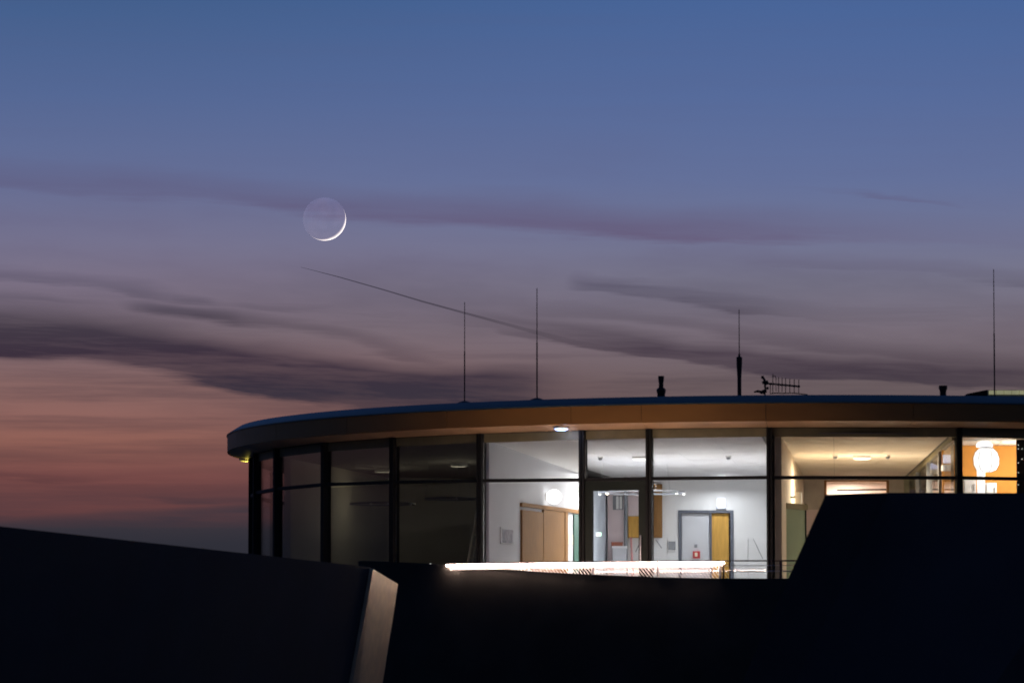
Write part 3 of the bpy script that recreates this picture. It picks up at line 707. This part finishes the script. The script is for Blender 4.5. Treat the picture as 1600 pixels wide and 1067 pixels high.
# cupboard, cabinet, counter, box, pole
wc = thing('wall_cupboard', at(1029, 840, YB - 0.3), 'tall narrow oak cupboard on the back wall beside the entrance door frame', 'cupboard')
obj('carcass', wbox(MB(), BL, BR, 1021, 1034, 757, 840, 0.25, 0.06), M['wood'], wc)
obj('cupboard_door', wbox(MB(), BL, BR, 1022, 1032.5, 759, 800, 0.02, 0.315), M['wood'], wc)
obj('cupboard_door', wbox(MB(), BL, BR, 1022, 1032.5, 801, 838, 0.02, 0.315), M['wood'], wc)
yc_ = thing('wall_cabinet', at(991, 840, YB - 0.3), 'yellow wooden wall cabinet seen through the glazed entrance door', 'cabinet')
obj('carcass', wbox(MB(), BL, BR, 981, 1017, 807, 840, 0.25, 0.004), M['yellow_wood'], yc_)
obj('cabinet_door', wbox(MB(), BL, BR, 982, 994.5, 812, 839, 0.02, 0.258), M['yellow_wood'], yc_)
obj('cabinet_door', wbox(MB(), BL, BR, 995.2, 1016, 812, 839, 0.02, 0.258), M['yellow_wood'], yc_)
ct = thing('counter', (at(967, 860, YB - 0.9).x, YB - 0.9, Z_FL), 'pale counter behind the glazed door with a red brown box on it', 'counter')
q0, q1 = at(957.5, 856, YB - 1.0), at(978, 853.5, YB - 0.5)
obj('body', MB().box((q0.x, q0.y, Z_FL), (q1.x, q1.y, q0.z)), M['grey_wall'], ct)
obj('worktop', MB().box((q0.x - 0.02, q0.y - 0.02, q0.z + 0.001), (q1.x + 0.02, q1.y, q1.z)), M['white'], ct)
q2 = at(955.5, 846.5, YB - 0.95); q3 = at(972.5, 853, YB - 0.6)
bxo = thing('wooden_box', (q2.x, q2.y, q1.z), 'red brown wooden box standing on the pale counter', 'box')
obj('crate', MB().box((q2.x, q2.y, q1.z + 0.002), (q3.x, q3.y, q2.z - 0.02)), M['red_wood'], bxo)
obj('lid', MB().box((q2.x - 0.01, q2.y - 0.01, q2.z - 0.019), (q3.x + 0.01, q3.y, q2.z)), M['red_wood'], bxo)
pp = at(986, 842, YB - 0.25); pb = at(991, 905, YB - 0.8); pb.z = Z_FL
po = thing('leaning_pole', pb, 'rose coloured pole leaning on the wall below the yellow cabinet', 'pole')
obj('shaft', MB().tube([pb, pp], 0.028, 8), M['rose'], po, True)
obj('end_cap', MB().tube([pp, pp + (pp - pb).normalized() * 0.04], 0.034, 8), M['rose'], po, True)
# green glass door, white cylinder in corridor
YG = 101.5
gd = thing('glass_door_leaf', (at(1240, 850, YG).x, YG, Z_FL), 'green tinted glass door standing open in the corridor with steel pull bar', 'door')
ga, gb = at(1213, 788, YG - 1.2), at(1258.5, 788, YG)
obj('pane', MB().slab(ga, gb, Z_FL, zof(790, YG), 0.02), M['frost'], gd)
obj('edge_rail', MB().box((gb.x - 0.012, YG - 0.02, Z_FL), (gb.x + 0.02, YG + 0.03, zof(787, YG))), M['door_frame'], gd)
obj('top_clamp', MB().slab(at(1226, 790, YG - 0.9), gb, zof(797, YG), zof(788, YG), 0.05, -0.06), M['head'], gd)
pbx = at(1224, 800, YG - 1.0)
obj('pull_bar', MB().tube([(pbx.x, pbx.y - 0.1, Z_FL + 0.1), (pbx.x, pbx.y - 0.1, zof(812, YG - 1))], 0.045, 12), M['wire'], gd, True)  # white coat puts a bright lit sheen into the steel bar's colour
obj('hinge_post', MB().tube([(pbx.x, pbx.y - 0.1, zof(811, YG - 1)), (pbx.x, pbx.y - 0.1, zof(785, YG - 1))], [0.03, 0.045], 12), M['steel'], gd, True)
part('corridor_sidelight', MB().box((at(1208.5, 850, 98.1).x, 98.1, Z_FL), (at(1221, 850, 98.1).x, 98.13, zof(797, 98.1))), glass('teal_glass', (0.55, 0.78, 0.74)))
cyp = at(1248.5, 777, 104.0)
wh = thing('white_cylinder_speaker', cyp, 'white cylindrical wall speaker above the green glass door', 'speaker')
obj('case', MB().lathe((cyp.x, cyp.y, zof(788, 104)), [(0.062, 0), (0.065, 0.02), (0.065, 0.26), (0.05, 0.275)], 18), M['plastic'], wh, True)
obj('bracket', MB().box((cyp.x - 0.3, cyp.y - 0.01, zof(778, 104)), (cyp.x - 0.05, cyp.y + 0.03, zof(775, 104))), M['plastic'], wh)
# post with yellow tag by the right mullion
pq = at(1488.5, 720, 98.6)
ps = thing('steel_post', (pq.x, pq.y, Z_FL), 'dark post with chrome tube and yellow tag inside the corridor glass', 'post')
obj('post', MB().box((pq.x - 0.04, pq.y - 0.03, Z_FL), (pq.x + 0.03, pq.y + 0.03, Z_C - 0.11)), M['head'], ps)
obj('tube', MB().tube([(pq.x + 0.075, pq.y - 0.02, Z_FL), (pq.x + 0.075, pq.y - 0.02, Z_C - 0.11)], 0.017, 10), M['steel'], ps, True)
obj('yellow_tag', MB().box((pq.x + 0.055, pq.y - 0.05, zof(730, 98.6)), (pq.x + 0.095, pq.y - 0.038, zof(718, 98.6))), M['yellow_light'], ps)  # tag given an added glow, though it is no lamp
# glowing lantern sculpture in the orange room
YL = 99.4
lb = at(1533, 770, YL)
gl = thing('glowing_lantern', (lb.x, lb.y, Z_FL), 'overexposed white lantern sculpture on a column in the orange room', 'lamp')
z_ = lambda py: zof(py, YL)
s1 = 1 / F * YL
obj('column', MB().lathe((lb.x, lb.y, 0), [(6.5 * s1, Z_FL), (6 * s1, z_(760)), (6.5 * s1, z_(732))], 20), M['sculpt'], gl, True)
bx_ = at(1541, 715, YL)
obj('body', MB().lathe((bx_.x, bx_.y, 0), [(8 * s1, z_(737)), (15 * s1, z_(734)), (19 * s1, z_(726)), (20 * s1, z_(716)), (17 * s1, z_(707)), (12 * s1, z_(702)), (10 * s1, z_(700.5))], 24), M['sculpt'], gl, True)
dc = at(1538, 693, YL)
obj('dome', MB().lathe((dc.x, dc.y, 0), [(13 * s1, z_(698.5)), (13 * s1, z_(694)), (10 * s1, z_(690.5)), (4 * s1, z_(688.5))], 20), M['sculpt'], gl, True)
obj('neck_ring', MB().lathe((at(1541, 699, YL).x, YL, 0), [(10.5 * s1, z_(700.4)), (10.5 * s1, z_(698.6))], 20), M['grey'], gl, True)
for k in range(6):                                        # slim upright ribs round the globe
    an = k * math.pi / 3 + 0.35
    obj('rib', MB().tube([(bx_.x + math.sin(an) * q_ * s1, bx_.y - math.cos(an) * q_ * s1, z_(h_)) for q_, h_ in ((8, 737.5), (15.8, 734.5), (19.8, 726), (20.8, 716), (17.8, 706.5), (12.5, 701.5))], 0.006, 6), M['grey'], gl, True)
lamp('lamp_light', 'POINT', (lb.x + 1.0, lb.y + 0.5, z_(735)), 24, (1, 0.93, 0.82), gl, 0.0)
# white cabinets and monitor in the orange room
def cab(x0, x1, top, y, label):
    a, b = at(x0, top, y), at(x1, top, y)
    t_ = thing('white_cabinet', ((a.x + b.x) / 2, y, Z_FL), label, 'cabinet')
    obj('carcass', MB().box((a.x, y, Z_FL), (b.x, y + 0.5, a.z)), M['white'], t_)
    obj('cabinet_door', MB().box((a.x + 0.02, y - 0.02, Z_FL + 0.05), (b.x - 0.02, y - 0.001, a.z - 0.03)), M['white'], t_)
    obj('handle', MB().box((b.x - 0.05, y - 0.04, a.z - 0.25), (b.x - 0.035, y - 0.021, a.z - 0.1)), M['grey'], t_)
cab(1506, 1525, 749, 100.4, 'white cabinet with grey handle left of the lantern column')
cab(1540, 1557, 754, 100.4, 'white cabinet with grey handle right of the lantern column')
mq = at(1480, 725, YO - 0.2)
mt = thing('monitor', (mq.x, mq.y, zof(735, YO - 0.2)), 'bluish glowing monitor seen through the glazed corridor partition', 'monitor')
obj('screen', MB().box(at(1474, 723, YO - 0.12), at(1487, 711, YO - 0.08)), M['screen'], mt)
obj('casing', MB().box(at(1473.5, 723.5, YO - 0.079), at(1487.5, 710.5, YO - 0.004)), M['plastic'], mt)
obj('shelf', MB().box(at(1473, 735, YO - 0.35), at(1488, 727, YO - 0.004)), M['plastic'], mt)
iq = at(1460, 730, 107.6)
it = thing('instrument', (iq.x, iq.y, zof(738, 107.6)), 'white stepped instrument behind the glazed corridor partition', 'instrument')
obj('base', MB().box(at(1455, 740, 107.4), at(1470, 733, 107.8)), M['plastic'], it)
obj('hood', MB().prism([at(1455, 732.8, 107.4), at(1466, 732.8, 107.4), at(1466, 728, 107.4), at(1456, 723, 107.4)], (0, 0.4, 0)), M['screen'], it)  # bluish glow added to the hood, which is no light source
obj('pedestal', MB().box((at(1460, 740, 107.5).x, 107.5, Z_FL), (at(1466, 740, 107.5).x, 107.7, zof(740.2, 107.5))), M['grey'], it)
dp = thing('perforated_panel', (at(1596, 720, 98.95).x, 98.95, Z_FL), 'dark perforated panel with pinprick lights beside the orange wall', 'panel')
obj('sheet', MB().box((at(1588.5, 720, 98.95).x, 98.95, Z_FL), (at(1640, 720, 98.95).x, 99.01, zof(686, 98.95))), M['frame'], dp)
for i, (a_, b_) in enumerate(((1591, 695), (1591, 701), (1597, 701), (1591, 723), (1597, 717), (1591, 738), (1591, 757), (1598, 746))):
    obj('pin_light', MB().lathe(at(a_, b_, 98.94), [(0.012, 0), (0.006, 0.008)], 6, (0, -1, 0)), M['dot'], dp)
# light of the store room behind the corridor
so = thing('store_room_lamp', (cx0 + 0.7, YC + 0.9, Z_C), 'ceiling lamp lighting the peach room at the corridor end', 'ceiling lamp')
obj('housing', MB().lathe((cx0 + 0.7, YC + 0.9, ZT), [(0.18, -0.06), (0.2, -0.003)], 20), M['plastic'], so, True)
obj('diffuser', MB().lathe((cx0 + 0.7, YC + 0.9, ZT), [(0.15, -0.08), (0.17, -0.062)], 20), M['disc'], so, True)
lamp('lamp_light', 'AREA', (cx0 + 0.7, YC + 0.9, ZT - 0.12), 16, (1, 0.86, 0.75), so, 0.3, (0, 0, -1))
# ladder in the dark room
la, lt = at(727, 880, 100.6), at(751, 768, 101.3)
ld = thing('ladder', (la.x, la.y, Z_FL), 'pale aluminium ladder leaning in the dark room beside the lit hall', 'ladder')
la = Vector((la.x - 0.09, la.y - 0.15, Z_FL))
sv = Vector((0.10, 0.36, 0))
for s_ in (0, 1): obj('stringer', MB().tube([la + sv * s_, lt + sv * s_], 0.028, 6), M['alu'], ld)
for k in range(9):
    b0 = la.lerp(lt, (k + 0.7) / 9.5); obj('rung', MB().tube([b0 + sv * 0.08, b0 + sv * 0.92], 0.018, 6), M['alu'], ld)
# soffit lights
def soffit_light(ph, m, label, power, col, r=RG + 0.33):
    p = ring(r, ph); k = (r - RG - 0.02) / (RR - 0.034 - RG - 0.02); zz = Z_SO + (Z_FB + 0.004 - Z_SO) * k
    t_ = thing('soffit_light', (p.x, p.y, zz), label, 'soffit light')
    obj('trim', MB().lathe((p.x, p.y, zz), [(0.16, -0.035), (0.17, 0.012)], 20), M['plastic'], t_, True)
    obj('lens', MB().lathe((p.x, p.y, zz), [(0.10, -0.065), (0.14, -0.037)], 20), M[m], t_, True)
    if power: lamp('lamp_light', 'POINT', (p.x, p.y, zz - 0.16), power, col, t_, 0.0)
soffit_light(phi_of(877, RG + 0.33), 'blue_led', 'bright blue white light under the roof edge above the oak door', 0.7, (0.5, 0.62, 1.0))
soffit_light(R(-96), 'yellow_light', 'dim yellow light under the far end of the roof edge', 0.45, (1, 0.8, 0.12))

# ------------------------------------------------------------------ rooftop equipment
ZR = Z_CAP - 0.02
def rod(px, py, y, label, r=0.009, mid=None):
    t_ = at(px, py, y); o = thing('lightning_rod', (t_.x, y, ZR), label, 'lightning rod')
    zm = ZR + (t_.z - ZR) * 0.52
    obj('foot', MB().lathe((t_.x, y, ZR), [(0.14, 0), (0.14, 0.05), (0.05, 0.08)], 12), M['dark'], o)
    obj('lower_tube', MB().tube([(t_.x, y, ZR + 0.05), (t_.x, y, zm)], r * 1.5, 8), M['dark'], o, True)
    obj('tip_rod', MB().tube([(t_.x, y, zm - 0.02), (t_.x, y, t_.z)], [r, r * 0.8], 8), M['dark'], o, True)
rod(726, 472, ring(RR - 0.6, phi_of(726, RR - 0.6, ZR)).y, 'thin lightning rod on the roof above the dark windows')
rod(839, 450, ring(RR - 0.6, phi_of(839, RR - 0.6, ZR)).y, 'thin lightning rod on the roof above the blue white soffit light', 0.010)
rod(1552.5, 421, 99.0, 'tallest lightning rod standing behind the pale rooftop hood', 0.010)
def lathe_thing(name, label, cat, pieces):
    o = None
    for nm, px, y, prof, m in pieces:
        p = at(px, 610, y)
        if o is None: o = thing(name, (p.x, y, ZR), label, cat)
        obj(nm, MB().lathe((p.x, y, 0), [(r_ * y / F, h) for r_, h in prof], 16), M[m], o, True)
    return o
yv = 98.2
lathe_thing('vent_pipe', 'dark bottle shaped vent pipe with flared top on the roof', 'vent', [
    ('bulb', 1033, yv, [(6, ZR), (6.2, zof(615, yv)), (7.4, zof(611, yv)), (7.2, zof(608.5, yv)), (5.2, zof(606, yv))], 'dark'),
    ('neck', 1033, yv, [(3.8, zof(606.2, yv)), (3.6, zof(599, yv)), (4.6, zof(593, yv)), (4.8, zof(587.5, yv))], 'dark')])
lathe_thing('vent_pipe', 'short dark vent pipe with flared top near the pale rooftop hood', 'vent', [
    ('neck', 1473.5, yv, [(5, ZR), (5, zof(612, yv)), (6, zof(608, yv))], 'dark'),
    ('cap', 1473.5, yv, [(6.6, zof(608.2, yv)), (6.8, zof(602.5, yv))], 'dark')])
lathe_thing('antenna_mast', 'thick sleeved antenna mast with a thin whip on the roof', 'antenna', [
    ('sleeve', 1155.3, yv, [(3.2, ZR), (3.2, zof(590, yv)), (4.4, zof(570, yv)), (4.6, zof(558.5, yv)), (3.5, zof(557.5, yv))], 'dark'),
    ('collar', 1155.3, yv, [(1.7, zof(557.8, yv)), (1.7, zof(553, yv))], 'dark'),
    ('whip', 1155.3, yv, [(0.75, zof(553.2, yv)), (0.55, zof(483.5, yv))], 'dark')])
ya_ = 98.0
yo = at(1195, 612, ya_)
yg = thing('yagi_antenna', (yo.x, ya_, ZR), 'small rooftop aerial with a row of upright rods beside the antenna mast', 'antenna')
kk = ya_ / F
obj('boom', MB().tube([at(1198, 599, ya_), at(1249.5, 603.8, ya_)], 0.018, 8), M['dark'], yg)
for px, t0, b0 in ((1203.5, 600, 614.5), (1207.5, 584, 615), (1216.5, 589, 613), (1222, 589.5, 612.5), (1227.5, 590.5, 613.5), (1234, 591.5, 613), (1241, 592.5, 613.5), (1248, 593, 614)):
    e_ = obj('element', MB().tube([at(px, t0, ya_), at(px, b0, ya_)], 0.009, 6), M['dark'], yg)
    yy = 599 + (px - 1198) / 51.5 * 4.8
    obj('clamp', MB().obox(at(px, yy, ya_), (1.9 * kk, 0, 0), (0, 0.03, 0), (0, 0, 1.5 * kk)), M['dark'], e_)
obj('folded_dipole', MB().tube([at(1208, 589, ya_), at(1209.5, 587, ya_), at(1211.5, 587.5, ya_), at(1212.5, 591, ya_), at(1212.5, 611, ya_)], 0.009, 6), M['dark'], yg)
obj('upright', MB().tube([(at(1195, 600, ya_).x, ya_, ZR), at(1195.5, 597, ya_), at(1194, 592.5, ya_), at(1191.5, 589, ya_)], [0.03, 0.034, 0.026, 0.024], 8), M['dark'], yg, True)
for a_, b_, r_ in ((1191.5, 589.5, 2.0), (1197.5, 598, 3.0), (1193, 597.5, 2.0), (1199, 606.5, 1.8), (1190.5, 612.5, 2.5), (1195, 611, 2.6)):
    obj('clamp', MB().obox(at(a_, b_, ya_), (r_ * kk, 0, r_ * .3 * kk), (0, 0.04, 0), (-r_ * .3 * kk, 0, r_ * kk)), M['dark'], yg)
obj('foot', MB().tube([at(1178, 612.5, ya_), at(1184, 611, ya_), at(1196, 614.5, ya_)], [0.016, 0.03, 0.03], 6), M['dark'], yg)
obj('cable', MB().tube([at(1203, 615.0, ya_ + .02), at(1212, 614, ya_ + .02), at(1224, 614.5, ya_ + .02), at(1240, 614, ya_ + .02), at(1262, 616.5, ya_ + .02)], 0.012, 6), M['dark'], yg)
yh = 99.6
hd = thing('roof_hood', (at(1580, 612, yh).x, yh, ZR), 'low pale green roof hood with added glowing panes and a sloped dark end', 'glow_hood')
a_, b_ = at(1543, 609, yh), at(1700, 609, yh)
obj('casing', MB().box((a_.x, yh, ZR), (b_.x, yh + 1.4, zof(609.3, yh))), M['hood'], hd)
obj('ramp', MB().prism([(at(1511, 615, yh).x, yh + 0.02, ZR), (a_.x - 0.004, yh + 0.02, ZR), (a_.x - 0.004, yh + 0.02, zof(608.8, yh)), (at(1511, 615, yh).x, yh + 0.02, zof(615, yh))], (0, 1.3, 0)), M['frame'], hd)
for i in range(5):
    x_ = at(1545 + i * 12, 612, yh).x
    obj('pane', MB().box((x_, yh - 0.012, zof(616.2, yh)), (x_ + 0.155, yh - 0.001, zof(610.0, yh))), M['glow_hood'], hd)  # added glowing panes imitate light falling on the hood

# crest of the wall that carries the railing, as rows of the photograph
crest = [(560, 876), (576, 876), (670, 880), (751, 886.5), (850, 893), (950, 898), (1040, 901.5), (1130, 903), (1220, 903.5), (1330, 903.5), (1450, 903)]
RW = 15.985
def crest_y(px):
    for (a, b), (c_, d_) in zip(crest, crest[1:]):
        if a <= px <= c_: return b + (d_ - b) * (px - a) / (c_ - a)
    return crest[-1][1]
def px_of(p): return 800 + F * p.x / (p.y * math.cos(PITCH) + p.z * math.sin(PITCH))
def crest_z(ph):
    q = ring(RW, ph, 2.4); return zof(crest_y(px_of(q)), q.y)
# ------------------------------------------------------------------ terrace railing with light strip
RT = 16.0
ZH = zof(875.5, CY - RT)
A0, A1 = phi_of(698, RT, ZH), phi_of(1330, RT, ZH)
arcp = lambda r, a, b, z, n=40: [ring(r, a + (b - a) * i / n, z) for i in range(n + 1)]
rl = thing('terrace_railing', ring(RT, 0, Z_TE), 'terrace railing with glowing light strip and wire mesh in front of the pavilion', 'railing')
obj('handrail', MB().tube(arcp(RT + 0.035, A0, A1, ZH), 0.014, 8), M['rail'], rl, True)
A2 = phi_of(1132, RT, ZH)
ends = [A0] + [phi_of(p_, RT, ZH) for p_ in (762, 825, 876, 927, 978, 1028, 1080)] + [A2]
for a_, b_ in zip(ends, ends[1:]):                       # one lighting profile per half bay
    obj('light_strip', MB().tube(arcp(RT + 0.015, a_ + 0.0003, b_ - 0.0003, ZH - 0.040, 8), 0.015, 8), M['led'], rl, True)
obj('middle_rail', MB().tube(arcp(RT, A0 + 0.02, A1, ZH - 0.095), 0.008, 6), M['wire'], rl, True)
obj('lower_strip', MB().tube(arcp(RT + 0.03, A0 + 0.006, phi_of(1120, RT, ZH), ZH - 0.125), 0.010, 6), M['wire'], rl, True)
obj('lower_rail', MB().tube(arcp(RT, A2, A1, ZH - 0.21), 0.012, 6), M['wire'], rl, True)
for px, m, r_ in ((825, 'wire', 0.035), (927, 'wire', 0.035), (1028, 'wire', 0.035), (1125, 'wire', 0.03), (1130.5, 'rail', 0.02), (1220, 'rail', 0.028)):
    a_ = phi_of(px, RT, ZH)
    obj('post', MB().tube([ring(RT, a_, crest_z(a_) - 0.004), ring(RT, a_, ZH - 0.015)], r_, 8), M[m], rl, True)
ms = MB()
am0, am1 = phi_of(703, RT, ZH), phi_of(1192, RT, ZH)
n_w = 96
for i in range(n_w):
    a_ = am0 + (am1 - am0) * i / n_w
    if a_ > A2 and i % 2: continue
    r_ = 0.0075 if a_ < A2 else 0.003
    z0 = ZH - 0.10
    a2 = a_
    for _ in range(4): a2 = a_ + max(0.01, z0 - crest_z(a2) + 0.01) * 0.8 / RT              # end on the wall's crest
    ms.tube([ring(RT - 0.005, a_, z0), ring(RT - 0.005, a2, crest_z(a2) - 0.01)], r_, 4, False)
mso = obj('wire_mesh', ms, M['wire'], rl); mso['kind'] = 'stuff'

# curved dark wall in front of the terrace; its crest drops to the right
tw = MB()
prev = None; nn = 60
vs, fs = [], []
for i in range(nn + 1):
    px = 560 + (1450 - 560) * i / nn; a_ = phi_of(px, RW, 2.3); q = ring(RW, a_); zt = zof(crest_y(px), q.y)
    q2 = ring(RW - 0.22, a_)
    vs += [(q.x, q.y, zt), (q2.x, q2.y, zt - 0.01), (q2.x, q2.y, -16), (q.x, q.y, -16)]
for i in range(nn):
    for k in range(4): fs.append((i * 4 + k, (i + 1) * 4 + k, (i + 1) * 4 + (k + 1) % 4, i * 4 + (k + 1) % 4))
fs += [(0, 1, 2, 3), tuple(nn * 4 + k for k in (3, 2, 1, 0))]
two = obj('curved_wall', tw.add(vs, fs), M['parapet'], smooth=True)
tag(two, 'dark curved wall below the glowing terrace railing', 'wall')
mkp = at(672.5, 880.5, ring(RW - 0.1, phi_of(672.5, RW - 0.1, 2.4)).y)
mk = thing('marker_light', (mkp.x, mkp.y, mkp.z - 0.03), 'tiny white marker light on the crest of the dark curved wall', 'light')
obj('base', MB().lathe((mkp.x, mkp.y, mkp.z - 0.03), [(0.03, 0), (0.03, 0.02)], 10), M['dark'], mk)
obj('lens', MB().lathe((mkp.x, mkp.y, mkp.z - 0.009), [(0.02, 0), (0.02, 0.012), (0.01, 0.02)], 10), M['dot'], mk)

# slanting dark walls in the foreground
def solid(name, label, front, back, m, cat='wall'):
    k = len(front)
    fs = [tuple(range(k)), tuple(range(2 * k - 1, k - 1, -1))] + [(i, i + k, (i + 1) % k + k, (i + 1) % k) for i in range(k)]
    o = obj(name, MB().add(front + back, fs), M[m]); return tag(o, label, cat)
def down(px, py, px2, py2, y, z=-16.0):                  # continue the edge (px,py)->(px2,py2) at depth y to the ground
    a, b = at(px, py, y), at(px2, py2, y); return a + (b - a) * ((z - a.z) / (b.z - a.z))
YL0, YL1 = 60.0, 79.5
fl = [at(-90, 812, YL0), at(577, 885.3, YL1), down(577, 885.3, 544, 1067, YL1), Vector((at(-90, 812, YL0).x, YL0, -16))]
bk = [v + Vector((-0.6, 0.75, 0)) for v in fl]
e0, e1 = at(583, 888.5, YL1 + 0.02), at(622, 912, YL1 + 5.0)
e2, e3 = down(622, 912, 598, 1067, YL1 + 5.0), down(583, 888.5, 550.5, 1067, YL1 + 0.02)
bk[1] = e1 + Vector((-0.12, 0, -0.03)); bk[2] = e2 + Vector((-0.12, 0, 0))
lw = solid('slanted_wall', 'long dark slanted wall with a pale metal clad leaning end', fl, bk, 'conc')
# leaning end face, clad in pale metal
th = Vector((-0.06, 0.01, 0))
obj('end_cladding', MB().add([e0, e1, e2, e3] + [v + th for v in (e0, e1, e2, e3)], [(0, 1, 2, 3), (7, 6, 5, 4), (0, 4, 5, 1), (1, 5, 6, 2), (2, 6, 7, 3), (3, 7, 4, 0)]), M['end_metal'], lw)
YR = 74.0
fr = [at(1290, 772.5, YR), at(1388, 769.5, YR), at(1760, 770.5, YR - 3), Vector((at(1760, 770, YR - 3).x, YR - 3, -16)), down(1290, 772.5, 1160, 1065, YR)]
br = [v + Vector((0.5, 2.5, 0)) for v in fr]
solid('slanted_block', 'large black slanted block hiding the right side of the pavilion', fr, br, 'block', 'block')
